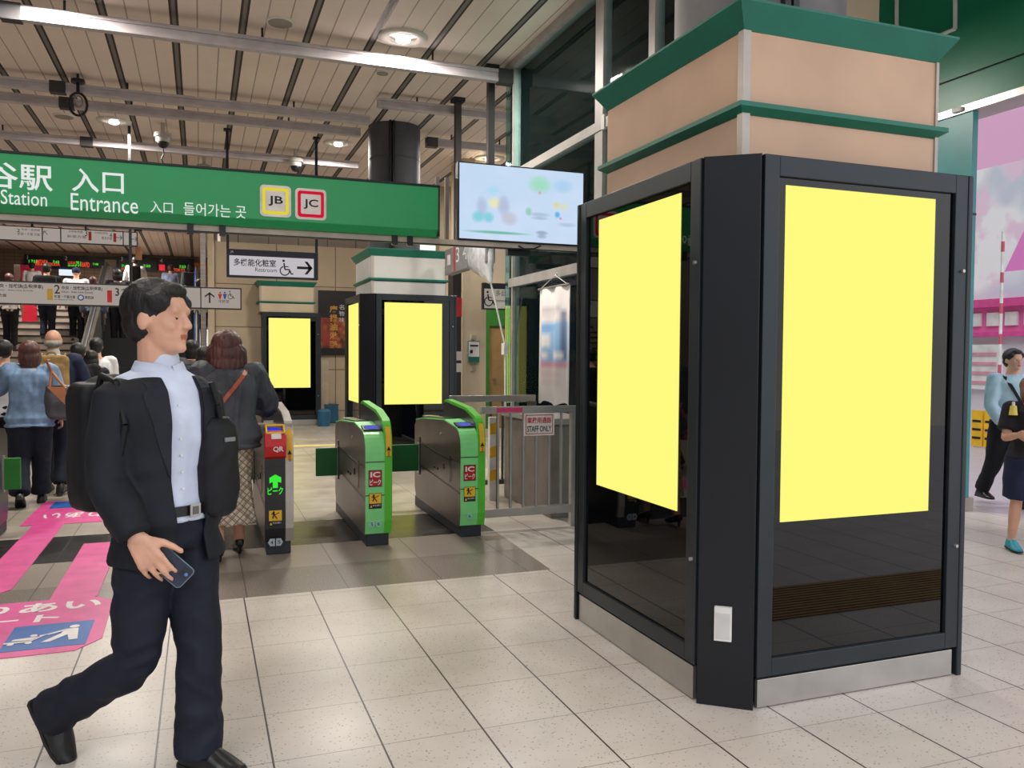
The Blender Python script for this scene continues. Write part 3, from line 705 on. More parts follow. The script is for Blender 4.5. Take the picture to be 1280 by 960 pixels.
btext(mb, '中央・総武線(各駅停車)', -6, 355, 54, 361); btext(mb, 'Chuo - Sobu Line (Local)', -4, 362, 41, 364); btext(mb, '方面', -2, 367, 8, 371)
btext(mb, '2', 68, 356, 75, 367, None, .01); btext(mb, '中央・総武線(各駅停車)', 77, 358, 128, 363.5); btext(mb, 'Chuo - Sobu Line (Local)', 77, 364, 116, 367)
btext(mb, '新宿・千葉方面', 68, 369, 94, 373); btext(mb, 'for Shinjuku & Chiba', 68, 374, 92, 375.5); btext(mb, '東西線', 106, 370, 117, 374)
btext(mb, '3', 144, 360, 149, 370); btext(mb, '中央線(快速)', 152, 361, 190, 366)
mb.build('lettering', s)
mb = MB(); yb = YB_-.009
mb.box(bx(59), bx(66), yb-.002, yb, bz(375), bz(361), mat('line_yellow', (214, 170, 60), .5)); mb.build('line_bar', s, label='yellow line bar')
mb = MB(); mb.box(bx(134), bx(140), yb-.002, yb, bz(378, 137), bz(363, 137), REDM); mb.build('line_bar', s, label='red line bar')
mb = MB(); c = Vector((bx(101), yb, bz(372, 101)))
for a_, b__, mm in ((.045, .0, BLUEM), (.028, -.002, PALE)): mb.cyl(c+Vector((0, b__, 0)), c+Vector((0, b__-.002, 0)), a_, a_, mm, 18)
mb.build('line_ring', s, label='blue ring mark')
xd = bx(251)
mb = MB(); mb.box(xd-.008, xd+.008, yb-.006, yb, z0, z1, DARK)
arrow(mb, (bx(262), yb, bz(372, 262)), (0, 0, 1), (1, 0, 0), .17, DGR, .14)
mb.text('化粧室', (bx(273), yb, bz(378.5, 280)), (1, 0, 0), (0, 0, 1), .16, .05, DGR)
wheelchair(mb, (bx(289), yb, bz(369, 289)), (1, 0, 0), (0, 0, 1), .13, DGR); mb.build('restroom_symbols', s)
for px_, cc in ((275, REDM), (281, BLUEM)):
    mb = MB(); q = Vector((bx(px_), yb, bz(369, px_))); mb.cyl(q+Vector((0, 0, .04)), q+Vector((0, -.003, .04)), .014, .014, cc, 12); mb.prism([q+Vector((-.03, 0, .02)), q+Vector((.03, 0, .02)), q+Vector((.01, 0, -.06)), q+Vector((-.01, 0, -.06))], (0, -.003, 0), cc); mb.build('person_symbol', s)

YA = 19.0
z0, z1 = PY(90, 303, YA).z-.0, PY(90, 287, YA).z+.02
xr = PY(172, 300, YA).x
z0 -= .02
s = dirsign('direction_sign', 'small grey platform sign high over the stairs with lines 3 and 4', -5.6, xr, YA, z0, z1, (PY(40, 290, YA).x, PY(107, 290, YA).x, xr-.05))
mb = MB()
def atext(b, body, x0, y0, x1, y1, m_=None):
    p = PY((x0+x1)/2, y1, YA-.008); q = PY((x0+x1)/2, y0, YA-.008); w_ = PY(x1, y0, YA).x-PY(x0, y0, YA).x
    b.text(body, (p.x-w_/2, YA-.009, p.z), (1, 0, 0), (0, 0, 1), w_, q.z-p.z, m_ or DGR)
atext(mb, '2', 21, 286, 25, 290); atext(mb, '中央・総武線', 27, 286, 50, 288.5); atext(mb, '新宿・千葉 方面', 22, 291, 50, 294.5)
atext(mb, '中央線(快速)', 86, 288, 104, 291.5); atext(mb, '3', 106, 288, 109.5, 295); atext(mb, '中央線(特快)', 118, 290, 135, 293); atext(mb, '4', 137, 291, 140, 297); atext(mb, '東京方面', 127, 296, 140, 299.5); atext(mb, '新宿方面', 84, 294, 108, 297.5)
for px_ in (53, 76, 154): p = PY(px_, 292, YA); mb.box(p.x-.01, p.x+.01, YA-.012, YA-.006, z0, z1, DARK)
p = PY(149, 297, YA-.01); arrow(mb, p, (1, 0, 0), (0, 0, 1), .12, DGR); p = PY(168, 299, YA-.01); arrow(mb, p, (1, 0, 0), (0, 0, 1), .12, DGR); p = PY(57, 291, YA-.01); arrow(mb, p, (-1, 0, 1), (1, 0, 1), .1, DGR)
mb.build('lettering', s)
for px_, t0 in ((112.5, 291), (143.5, 293)):
    p = PY(px_, t0+4, YA-.01); mb = MB(); mb.box(p.x-.028, p.x+.028, YA-.011, YA-.008, p.z-.09, p.z+.09, REDM); mb.build('line_bar', s, label='red line bar')

# departure boards on the upper wall
LEDG = glow('led_green', (90, 225, 60), 1.0); LEDR = glow('led_red', (240, 80, 50), 1.0); BOARD = mat('board_green_black', (18, 34, 34), .4)
YD = 31.82
def bpt(px_, py_): return PY(px_, py_, YD)
for (xa, xb, ty, lab, rows) in ((31, 77, 318, 'departure board for platform 1 on the far wall', [(36, 46, 325, 328.5, 'g', '1 7:51'), (46, 60, 325, 329, 'r', 'MITAKA'), (66, 74, 326, 329, 'g', '7:43'), (37, 54, 329, 332, 'r', 'CHIBA'), (60, 75, 329, 332, 'r', 'TSUDA')]),
        (78, 147, 319, 'departure board for platform 2 with a beige clock box', [(85, 95, 327, 330, 'r', 'LOCAL'), (95, 101, 327, 333, 'g', '751'), (102, 112, 328, 334, 'r', 'RAPID'), (116, 123, 329, 331.5, 'g', '7:48'), (85, 95, 331, 333, 'g', 'SHIN')]),
        (148, 196, 320, 'departure board for platform 3 beside the orange sign', [(152, 161, 331, 334, 'g', '7:45'), (179, 188, 331, 334, 'g', '7:50'), (152, 160, 335, 338, 'r', 'KOFU')]),
        (197, 243, 322, 'rightmost departure board with a red panel on the far wall', [(224, 232, 332, 335, 'g', '7:53'), (217, 231, 336, 339, 'r', 'TOKYO')])):
    A = bpt(xa, ty); B = bpt(xb, 336 if xa < 140 else 339)
    s = thing('departure_board', lab, 'departure board', ((A.x+B.x)/2, YD, B.z))
    b = MB(); b.box(A.x, B.x, YD, YD+.18, B.z, A.z, BOARD); b.build('casing', s)
    for (x0, x1, y0, y1, c_, tx) in rows:
        b = MB(); p = bpt(x0, y1); q = bpt(x1, y0); b.text(tx, (p.x, YD-.01, p.z), (1, 0, 0), (0, 0, 1), q.x-p.x, q.z-p.z, LEDG if c_ == 'g' else LEDR, .02); b.build('led_row', s)
    n_ = {31: '1', 78: '2', 148: '3', 197: '4'}[xa]; p = bpt(xa+3, ty+6)
    b = MB(); b.text(n_, (p.x, YD-.01, p.z), (1, 0, 0), (0, 0, 1), None, .13, PALE); b.build('platform_number', s)
    if xa == 78:
        p = bpt(131, 334.5); q = bpt(145, 325); b = MB(); b.box(p.x, q.x, YD-.04, YD, p.z, q.z, mat('clock_box', (150, 140, 112), .5)); b.build('clock_panel', s)
    if xa == 197:
        p = bpt(199, 338); q = bpt(206, 331); b = MB(); b.box(p.x, q.x, YD-.03, YD, p.z, q.z, glow('red_panel', (240, 50, 70), .9)); b.build('red_panel', s)
def flatbox(name, lab, cat, px0, py0, px1, py1, y, m_, inner=None, d=.1):
    A = PY(px0, py0, y); B = PY(px1, py1, y); s = thing(name, lab, cat, ((A.x+B.x)/2, y, B.z))
    b = MB(); b.box(A.x, B.x, y, y+d, B.z, A.z, m_); b.build('housing', s, None, .004)
    if inner:
        e = (A.z-B.z)*.1; b = MB(); b.box(A.x+e*.5, B.x-e*.5, y-.008, y, B.z+e, A.z-e*2.2, inner); b.build('display', s)
    return s
SCRW = glow('white_display', (232, 242, 250), 1.0); NB = mat('navy_blue_screen_frame', (36, 50, 120), .4)
flatbox('wall_screen', 'white and blue information screen left of the man in a navy cap', 'screen', 73, 334, 94, 346, 31.3, NB, SCRW)
flatbox('wall_screen', 'small blue framed information screen right of the man in a navy cap', 'screen', 132.5, 334, 147, 347, 31.3, NB, SCRW)
flatbox('orange_sign', 'orange hanging board at the right end of the departure boards', 'sign', 243, 328, 262, 339.5, 31.6, mat('orange_board', (206, 120, 30), .5))
flatbox('vending_machine', 'red and white vending machine beside the departure boards', 'vending machine', 17, 330.5, 52, 390, 30.6, mat('vending_red', (214, 40, 84), .4), None, .7)
A = PY(17, 330, 30.5); B = PY(25, 356, 30.5)
mb = MB(); mb.box(A.x, B.x, 30.5, 30.6, LAND, A.z, mat('vending_white', (226, 205, 200), .4)); tag(mb.build('vending_side_panel', None, None, .01), 'pale panel at the left end of the red vending machine', 'panel')
flatbox('red_billboard', 'red advertising panel standing low on the stairs', 'panel', 27, 372, 46, 404, 21.2, mat('billboard_red', (196, 24, 50), .5), None, .08)
flatbox('orange_sign', 'slanted tan board hanging at the end of the small platform sign', 'sign', 169, 308, 177, 325, 19.4, mat('tan_board', (186, 132, 86), .5), None, .05)

# long sign wrapped in plastic, running away along the glass
s = thing('wrapped_sign', 'grey hanging platform sign partly wrapped in clear plastic', 'sign', (3.22, 10.3, 2.6))
mb = MB(); mb.box(3.2, 3.32, 9.42, 11.2, 2.6, 2.95, mat('wrapped_grey', (128, 128, 130), .5)); mb.build('housing', s, None, .01)
mb = MB()
mb.text('3 4', (3.196, 10.65, 2.72), (0, -1, 0), (0, 0, 1), .5, .2, WHITE); mb.box(3.193, 3.199, 10.7, 10.76, 2.62, 2.93, REDM); mb.box(3.193, 3.199, 10.92, 11.05, 2.72, 2.86, WHITE); mb.build('lettering', s)
PLS = mat('clear_plastic', (220, 222, 228), .15, 0, .1, 12, .8, 14, alpha=.72)
b = MB(); n = 14; rings = []
for j, (zz, rx, ry, yy) in enumerate(((2.99, .1, .42, 9.85), (2.8, .12, .46, 9.85), (2.62, .11, .42, 9.8), (2.52, .08, .25, 9.65), (2.44, .045, .12, 9.5), (2.36, .02, .04, 9.42))):
    rings.append([(3.26+rx*math.cos(2*PI*i/n)*(1+.12*math.sin(3.3*i+j)), yy+ry*math.sin(2*PI*i/n)*(1+.08*math.sin(2.1*i+j*2)), zz+.015*math.sin(i*2.2)) for i in range(n)])
b.add([p for r in rings for p in r], [(j*n+i, j*n+(i+1) % n, (j+1)*n+(i+1) % n, (j+1)*n+i) for j in range(5) for i in range(n)], PLS, True); b.build('plastic_wrap', s)
for yy, zt in ((9.45, CZ), (10.8, CZ)):
    b = MB(); b.box(3.22, 3.3, yy-.04, yy+.04, 2.95, zt, mat('dark_post', (52, 48, 50), .5)); b.box(3.18, 3.34, yy-.08, yy+.08, zt-.05, zt, DARK); b.build('hanger', s)
mb = MB(); mb.tube([(3.26, 9.42, 2.36), (3.3, 9.4, 2.2), (3.42, 9.35, 1.62), (3.42, 9.3, .55)], .012, WHITE); mb.box(3.395, 3.45, 9.3, 9.4, 1.5, 1.64, WHITE)
tag(mb.build('drain_hose'), 'thin white hose dropping from the plastic wrapped sign', 'hose')
# second restroom sign
s = thing('hanging_sign', 'white restroom sign beside the cream pillar, cut by the glass edge', 'sign', (5.2, 13.4, 2.3))
A = PY(604, 360, 13.4); B = PY(640, 384, 13.4)
mb = MB(); mb.box(A.x, B.x+.1, 13.4, 13.5, 2.27, 2.72, DARK); mb.build('housing', s); mb = MB(); mb.box(A.x+.02, B.x+.08, 13.392, 13.4, 2.29, 2.62, PALE); mb.build('face', s)
mb = MB(); wheelchair(mb, (A.x+.12, 13.39, 2.45), (1, 0, 0), (0, 0, 1), .26, INK); mb.text('多目的', (A.x+.22, 13.39, 2.5), (1, 0, 0), (0, 0, 1), .3, .1, INK); mb.text('Restroom', (A.x+.22, 13.39, 2.4), (1, 0, 0), (0, 0, 1), .2, .05, INK); mb.build('lettering', s)
mb = MB(); mb.box(A.x+.1, A.x+.14, 13.43, 13.47, 2.72, CZ, DARK); mb.box(B.x-.04, B.x, 13.43, 13.47, 2.72, CZ, DARK); mb.build('hanger', s)
# notices on the pillar
nt = thing('wall_notice', 'small framed notice with green foot on the cream pillar', 'notice', (4.53, 13.95, 1.37))
A = PY(585, 426, 13.96); B = PY(599, 453, 13.96)
mb = MB(); mb.box(A.x, B.x, 13.94, 14.0, B.z, A.z, mat('notice_frame', (110, 130, 118), .5)); mb.build('frame', nt)
mb = MB(); mb.box(A.x+.01, B.x-.01, 13.934, 13.94, B.z+.1, A.z-.02, WHITEF); mb.box(A.x+.03, A.x+.08, 13.93, 13.934, B.z+.16, B.z+.22, INK); mb.box(A.x+.03, B.x-.03, 13.93, 13.934, A.z-.1, A.z-.07, INK); mb.build('sheet', nt)
mb = MB(); mb.box(A.x+.01, B.x-.01, 13.934, 13.94, B.z+.01, B.z+.1, GREENT); mb.build('green_strip', nt)
for py0, py1, lb in ((419, 424.5, 'blank paper tag above the framed notice on the pillar'), (457, 464, 'small paper tag below the framed notice on the pillar')):
    A = PY(589, py0, 13.96); B = PY(595, py1, 13.96); mb = MB(); mb.box(A.x, B.x, 13.95, 14.0, B.z, A.z, mat('tag_paper', (178, 170, 148), .6)); tag(mb.build('paper_tag'), lb, 'paper tag')
A = PY(566, 372, 13.6); B = PY(577, 396, 13.6); mb = MB(); mb.box(A.x, B.x, 13.6, 13.9, 0, 3.0, mat('dark_cabinet', (34, 30, 30), .4)); o = mb.build('service_cabinet', None, None, .01); tag(o, 'narrow dark cabinet between the farther kiosk and the cream pillar', 'cabinet')
mb = MB(); mb.box(A.x+.02, B.x+.0, 13.58, 13.6, B.z, A.z, REDM)
for k in range(2): mb.box(A.x+.03, B.x-.0, 13.585, 13.6, 1.2+k*.2, 1.35+k*.2, PALE)
q = mb.build('red_panel'); q.parent = o
q = MB(); p = PY(569, 336, 11.4); q.sphere(p, .055, BLACK, 14, 10); q.bar(p, p+Vector((-.12, .1, .02)), .03, .03, DARK); tag(q.build('security_camera'), 'small black camera ball on the off-white column side', 'security camera')

# food poster on the back wall
def food_mat():
    t = NT('food_poster'); pos, x, y, z = t.coord()
    d, c_ = t.voro(pos, 7.5)
    f = t.mix(t.rng(d, .1, .6, 0, 1), (208, 138, 66), (96, 40, 28)); f = t.mix(t.rng(t.noise(pos, 3, 3), .45, .6, 0, 1), f, (170, 70, 56))
    c = t.mix(t.math('MULTIPLY', t.band(z, 1.62, 2.28), t.math('GREATER_THAN', x, 2.42)), (34, 30, 32), f)
    t.put(t.b.inputs['Base Color'], c); t.put(t.b.inputs['Roughness'], .35); return t.m
s = thing('food_poster', 'dark poster of fried food with gold vertical lettering on the cream wall', 'poster', (2.7, 18.36, 1.5))
A = PY(399, 364, 18.36); B = PY(438, 443, 18.36)
mb = MB(); mb.box(A.x-.02, B.x+.5, 18.33, 18.39, B.z-.02, A.z+.02, BLACK); mb.build('frame', s)
mb = MB(); mb.box(A.x, B.x+.48, 18.322, 18.33, B.z, A.z, food_mat()); mb.build('print', s)
mb = MB(); GOLD = mat('gold_letter', (214, 160, 72), .4)
for i, ch in enumerate('唐揚油淋鶏'):
    p = PY(412, 391+i*11, 18.31); mb.text(ch, (p.x, 18.318, p.z), (1, 0, 0), (0, 0, 1), .17, .16, GOLD, .03)
for i, ch in enumerate('名物味'):
    p = PY(424, 387+i*8, 18.31); mb.text(ch, (p.x, 18.318, p.z), (1, 0, 0), (0, 0, 1), .11, .11, WHITE)
mb.build('lettering', s)
mb = MB(); p = PY(404, 525, 18.2); mb.box(p.x-.06, p.x+.1, 18.1, 18.3, 0, 1.35, mat('pale_post', (196, 182, 156), .55)); tag(mb.build('service_post', None, None, .02), 'narrow cream service post right of the farthest kiosk', 'post')
BLB = mat('blue_bin', (40, 96, 128), .45)
p = G(404, 532); mb = MB(); mb.cyl((p.x, p.y-.1, 0), (p.x, p.y-.1, .3), .12, .14, BLB, 18); mb.sphere((p.x, p.y-.1, .3), (.14, .14, .06), BLB, 18, 8); tag(mb.build('waste_bin'), 'small round blue bin by the cream service post', 'bin')
p = G(415, 529); mb = MB(); mb.box(p.x-.16, p.x+.14, p.y, p.y+.3, 0, .38, BLB); mb.box(p.x-.17, p.x+.15, p.y-.01, p.y+.31, .38, .41, mat('blue_bin_lid', (30, 78, 108), .4)); tag(mb.build('waste_bin', None, None, .015), 'square blue bin against the cream wall', 'bin')
# ================================================================== TICKET GATES
GSTEEL = mat('gate_steel', (112, 100, 92), .34, .55, .1, 2.5, .04, 150)
SILV = mat('gate_silver', (176, 172, 166), .3, .7); PURP = glow('reader_blue', (96, 110, 214), .8)
GDARK = mat('gate_dark', (26, 28, 32), .3); PLINTH = mat('gate_plinth', (42, 46, 56), .5)
MAROON = mat('sticker_red', (176, 22, 28), .4)
def arc(cy, cz, r0, r1, a0, a1, n=7): return [(cy+r0*math.cos(math.radians(a0+(a1-a0)*i/n)), cz+r1*math.sin(math.radians(a0+(a1-a0)*i/n))) for i in range(n+1)]
def gate(x, y, lab, style, numbers, flaps=('L',)):
    """front at y, left side at x"""
    g = thing('ticket_gate', lab, 'ticket gate', (x+.1, y, 0), group='ticket gates')
    L = 1.56; W1, W2 = .15, .205
    front = LGREEN if style == 'green' else mat('gate_black_front', (24, 25, 28), .28)
    strip = MGREEN if style == 'green' else SILV
    P = lambda yy, zz, xx=0.0: (x+xx, y+yy, zz)
    mb = MB(); mb.box(x+.012, x+.19, y+.03, y+L+.02, 0, .1, PLINTH); mb.build('plinth', g, None, .006)
    # body profile (side view)
    prof = [(.02, .12), (0, .2), (0, .74)]+arc(.17, .74, .17, .155, 180, 100, 6)[1:]+[(.5, .93), (1.25, .89), (L-.06, .86), (L, .8), (L, .2), (L-.05, .1), (.06, .08)]
    body = MB(); body.prism([P(a+.008, b-.002, .006) for a, b in prof], (W1-.006, 0, 0), GSTEEL); ob = body.build('body', g)
    # side panel seams, doors, small fittings as thin raised plates
    sd = MB()
    for (a0, b0, a1, b1) in ((.0+.02, .36, L-.02, .44), (.02, .62, .3, .62), (.3, .42, .3, .64), (.3, .6, L-.05, .66)):
        pa, pb = Vector(P(a0, b0)), Vector(P(a1, b1)); sd.bar(pa, pb, .004, .006, GDARK)
    sd.box(x-.001, x+.006, y+.5, y+.53, .5, .55, GDARK); sd.box(x-.001, x+.006, y+.8, y+.86, .47, .49, GDARK); sd.box(x-.001, x+.006, y+.7, y+.76, .47, .49, GDARK)
    sd.cyl((x+.008, y+.6, .8), (x-.006, y+.6, .8), .014, .014, STEEL2, 12); sd.box(x-.002, x+.006, y+L-.22, y+L-.14, .34, .7, GDARK)
    sd.build('side_fitting', g)
    # front band wrapping from the foot up over the top
    fp = [(.02, .1), (0, .2), (0, .74)]+arc(.17, .74, .17, .155, 180, 100, 6)[1:]+[(.5, .93), (1.25, .89), (L-.06, .86)]
    th = .008
    if style != 'green': fp = fp[:10]
    b = MB()
    outer = [P(a-th, bz+th) if i > 2 else P(a-th, bz) for i, (a, bz) in enumerate(fp)]; inner = [P(a+.006, bz-.003) for a, bz in fp]
    n_ = len(fp)
    vv = []; 
    for xx in (0.0, W1): vv += [(p[0]+xx, p[1], p[2]) for p in outer]+[(p[0]+xx, p[1], p[2]) for p in inner]
    m2 = 2*n_; fs = []
    for i in range(n_-1):
        fs += [(i, i+1, m2+i+1, m2+i), (n_+i, m2+n_+i, m2+n_+i+1, n_+i+1), (i, n_+i, n_+i+1, i+1), (m2+i, m2+i+1, m2+n_+i+1, m2+n_+i)]
    fs += [(0, m2, m2+n_, n_), (n_-1, 2*n_-1, m2+2*n_-1, m2+n_-1)]
    b.add(vv, fs, front); b.build('front_band', g)
    b = MB()
    for zz in (.4, .66): b.box(x-.002, x+W1+.001, y-th-.003, y+.002, zz, zz+.006, GDARK)
    b.build('front_seam', g)
    if style == 'green':
        b = MB(); b.prism([P(.55, .9355, .02), P(.55, .9355, W1-.02), P(1.1, .911, W1-.04), P(1.1, .911, .02)], (0, 0, .008), GDARK); b.prism([P(1.12, .912, .01), P(1.12, .912, W1-.02), P(1.36, .9, W1-.05), P(1.36, .9, .03)], (0, 0, .01), SILV); b.build('top_slot', g)
    # fin
    f0 = [(.02, .1), (0, .2), (0, .78)]+arc(.2, .78, .2, .22, 180, 115, 7)[1:]+[(.35, 1.035), (.95, 1.075), (1.02, 1.06), (1.04, 1.0), (1.05, .92), (L-.08, .87), (L, .8), (L, .2), (L-.05, .1)]
    b = MB(); b.prism([P(a+.012, c-.008 if c > .5 else c, W1) for a, c in f0], (W2-W1, 0, 0), GDARK if style != 'x' else SILV)
    b.build('fin', g)
    e = MB(); fo = f0[:13]; ou = [P(a-.014, c+(.012 if i > 3 else 0), W1-.002) for i, (a, c) in enumerate(fo)]; inn = [P(a+.014, c-(.012 if i > 3 else 0), W1-.002) for i, (a, c) in enumerate(fo)]
    n_ = len(fo); vv = [p for xx in (0, W2-W1+.004) for p in [(q[0]+xx, q[1], q[2]) for q in ou]+[(q[0]+xx, q[1], q[2]) for q in inn]]; m2 = 2*n_; fs = []
    for i in range(n_-1): fs += [(i, i+1, m2+i+1, m2+i), (n_+i, m2+n_+i, m2+n_+i+1, n_+i+1), (i, n_+i, n_+i+1, i+1), (m2+i, m2+i+1, m2+n_+i+1, m2+n_+i)]
    fs += [(0, m2, m2+n_, n_), (n_-1, 2*n_-1, m2+2*n_-1, m2+n_-1)]
    e.add(vv, fs, strip); fe = e.build('fin_edge', g)
    # yellow caution strip on the fin front curve
    b = MB(); pts = [(0, .7), (0, .78)]+arc(.2, .78, .2, .22, 180, 140, 4)[1:]
    for (p, q) in zip(pts, pts[1:]):
        a_ = Vector(P(p[0]-.018, p[1]+.008, W1+.008)); c_ = Vector(P(q[0]-.018, q[1]+.01, W1+.008)); b.prism([a_, a_+Vector((.04, 0, 0)), c_+Vector((.04, 0, 0)), c_], (0, -.002, .001), YELLOWM)
    b.prism([P(-.022, .75, W1+.012), P(-.022, .75, W1+.044), P(-.022, .785, W1+.028)], (0, -.002, 0), INK)
    for k in range(4): b.box(x+W1+.02, x+W1+.036, y-.022, y-.02, .7+k*.012, .706+k*.012, MAROON)
    b.build('caution_strip', g, label='yellow caution strip')
    # card reader on the sloped top
    def top(yy):   # height of top curve
        for (a0, b0), (a1, b1) in zip(fp[2:], fp[3:]):
            if a0 <= yy <= a1: return b0+(b1-b0)*(yy-a0)/(a1-a0)+th
        return fp[-1][1]+th
    cy = .16; r = MB()
    ctr = Vector(P(cy, top(cy)+.004, W1*.5)); sl = Vector((0, .16, top(cy+.08)-top(cy-.08))).normalized(); nn = Vector((0, -sl.z, sl.y))
    sl2 = sl; hexa = [ctr+Vector((1, 0, 0))*u*.07+sl2*v*.075 for u, v in ((-1, -.8), (1, -.8), (1, .9), (-1, .9))]
    r.prism(hexa, nn*.012, GDARK); rd = r.build('card_reader', g)
    r = MB(); r.prism([ctr+nn*.012+Vector((1, 0, 0))*.058*math.cos(t_)+sl2*.05*math.sin(t_) for t_ in np.linspace(0, 2*PI, 25)[:-1]], nn*.003, PURP if style == 'green' else glow('reader_bright_blue', (40, 60, 230), 1.0)); r.build('touch_spot', rd)
    if style == 'green':
        r = MB(); c2 = Vector(P(.13, .86, W1+.0)); r.prism([P(.07, .83, W1-.003), P(.07, .87, W1-.003), P(.2, .93, W1-.003), P(.24, .88, W1-.003)], (-.002, 0, 0), PURP); r.build('display', g)
    # stickers on the front
    yf = y-th-.002; cx = x+W1*.5
    s = MB()
    if style == 'green':
        s.box(cx-.052, cx+.052, yf-.001, yf, .47, .6, INK); s.box(cx-.048, cx+.048, yf-.002, yf-.001, .475, .595, MAROON)
        s.text('IC', (cx-.038, yf-.003, .545), (1, 0, 0), (0, 0, 1), .076, .042, WHITEF, .03); s.text('ピーク', (cx-.044, yf-.003, .483), (1, 0, 0), (0, 0, 1), .088, .046, WHITEF, .025)
        s.build('ic_sticker', g, label='red sticker with white IC lettering')
    else:
        s.text('ピーク', (cx-.055, yf-.003, .455), (1, 0, 0), (0, 0, 1), .11, .055, glow('arrow_green', (60, 235, 60), 1.0), .02)
        arrow(s, (cx, yf-.002, .555), (0, 0, 1), (1, 0, 0), .1, glow('arrow_green', (60, 235, 60), 1.0), .36)
        s.build('arrow_display', g, label='glowing green arrow with lettering')
    zt = .3 if style == 'green' else .22; s = MB()
    s.box(cx-.05, cx+.05, yf-.001, yf, zt, zt+.12, INK); s.box(cx-.046, cx+.046, yf-.002, yf-.001, zt+.04, zt+.117, YELLOWM)
    s.text('安全通行', (cx-.02, yf-.003, zt+.018), (1, 0, 0), (0, 0, 1), .062, .014, WHITEF)
    s.prism([(cx-.042, yf-.002, zt+.01), (cx-.022, yf-.002, zt+.01), (cx-.032, yf-.002, zt+.03)], (0, -.001, 0), YELLOWM)
    for (a, b_, c_, d_, w_) in ((-.02, .1, -.005, .085, .012), (-.005, .085, .028, .1, .006), (-.01, .085, -.02, .058, .01), (-.005, .08, .012, .055, .008), (-.01, .095, -.03, .088, .006)):
        p, q = Vector((cx+a, yf-.002, zt+b_)), Vector((cx+c_, yf-.002, zt+d_)); dd = (q-p).normalized(); o = Vector((dd.z, 0, -dd.x))*w_/2; s.prism([p-o, q-o, q+o, p+o], (0, -.001, 0), INK)
    s.cyl((cx-.012, yf-.002, zt+.104), (cx-.012, yf-.003, zt+.104), .008, .008, INK, 10)
    s.build('warning_sticker', g, label='yellow warning sticker with black running figure')
    s = MB(); zn = .18 if style == 'green' else .1
    ks = len(numbers)
    for i, nmb in enumerate(numbers):
        c0 = cx+(i-(ks-1)/2)*.052
        if style == 'green': s.cyl((c0, yf, zn), (c0, yf-.001, zn), .024, .024, mat('number_disc', (150, 210, 190), .5), 18)
        else:
            k_ = -1 if i == 0 else 1; s.prism([(c0-.022*k_, yf, zn-.028), (c0+.012*k_, yf, zn-.028), (c0+.028*k_, yf, zn), (c0+.012*k_, yf, zn+.028), (c0-.022*k_, yf, zn+.028)], (0, -.001, 0), mat('number_tag', (176, 186, 196), .5))
        s.text(nmb, (c0-.009, yf-.002, zn-.013), (1, 0, 0), (0, 0, 1), .018, .026, INK, .01)
    s.build('gate_number', g)
    if style != 'green':
        # red QR reader head and yellow handle frame
        q = MB(); pr = [(-.01, .72), (-.05, .74), (-.075, .82), (-.045, .9), (.03, .93), (.03, .72)]
        q.prism([P(a, b_, .0) for a, b_ in pr], (W1, 0, 0), REDM); qh = q.build('qr_reader', g, None, .006)
        q = MB(); q.text('QR', (cx-.02, y-.076, .775), (1, 0, .0), (0, -.2, 1), .075, .045, WHITEF, .035); q.prism([P(-.062, .872, .045), P(-.062, .872, .115), P(-.04, .912, .115), P(-.04, .912, .045)], (0, -.004, .002), WHITEF); q.build('lettering', qh)
        q = MB(); q.tube([P(-.04, .915, .012), P(.03, .965, .012), P(.03, .965, .138), P(-.04, .915, .138), P(-.04, .915, .012)], .008, YELLOWM); q.build('handle_frame', qh, label='yellow handle frame')
    for fl in flaps:
        b = MB(); zf0, zf1 = .37, .63
        if fl == 'L': b.box(x-.2, x+.0, y+L-.19, y+L-.165, zf0, zf1, DGREEN)
        elif fl == 'LL': b.box(x-.56, x+.0, y+L-.19, y+L-.165, zf0, zf1, DGREEN)
        else: b.box(x+W2, x+W2+.13, y+L-.19, y+L-.165, zf0, zf1, mat('leaf_green_flap', (44, 136, 50), .4))
        fo_ = b.build('flap_door', g, None, .008)
        b = MB(); xe = x-.006 if fl != 'R' else x+W2
        b.box(xe, xe+.012, y+L-.2, y+L-.155, zf0-.02, zf1+.02, STEEL2); b.build('hinge', fo_)
    return g
gate(1.19, 6.37, 'green fronted ticket gate numbered 5 and 6, left of the pair', 'green', '56', ('L',))
gate(1.98, 6.44, 'green fronted ticket gate numbered 6 beside the steel fence', 'green', '6', ('LL',))
gate(.44, 6.34, 'black fronted ticket gate with red QR reader, numbers 4 and 5', 'black', '45', ('L',))
gl_ = gate(-1.72, 6.4, 'ticket gate cut by the picture edge beside the pink floor lines', 'green', '3', ('R',))

# ================================================================== FENCE
FY = 6.62
fb = mat('satin_steel', (176, 172, 168), .32, .75, .05, 4)
fe = thing('steel_fence', 'steel bar fence gate with a staff only plate by the ticket gates', 'fence', (2.7, FY, 0))
x0, x1 = 2.23, 3.06
mb = MB(); mb.box(x0-.02, x1+.04, FY-.02, FY+.02, 1.0, 1.06, fb); mb.build('top_rail', fe, None, .004)
mb = MB(); mb.box(x0-.02, x1-.02, FY-.03, FY+.03, .12, .19, fb); mb.build('bottom_rail', fe, None, .006)
for px_ in (622, 638, 654, 670, 686, 701):
    p = PY(px_, 580, FY); mb = MB(); mb.cyl((p.x, FY, .17), (p.x, FY, 1.01), .013, .013, fb, 14); mb.build('bar', fe)
mb = MB(); mb.box(x1-.02, x1+.05, FY-.03, FY+.03, .0, 1.0, fb); mb.cyl((x1+.08, FY, .2), (x1+.08, FY, .42), .015, .015, STEEL2, 12); mb.build('end_post', fe, None, .004)
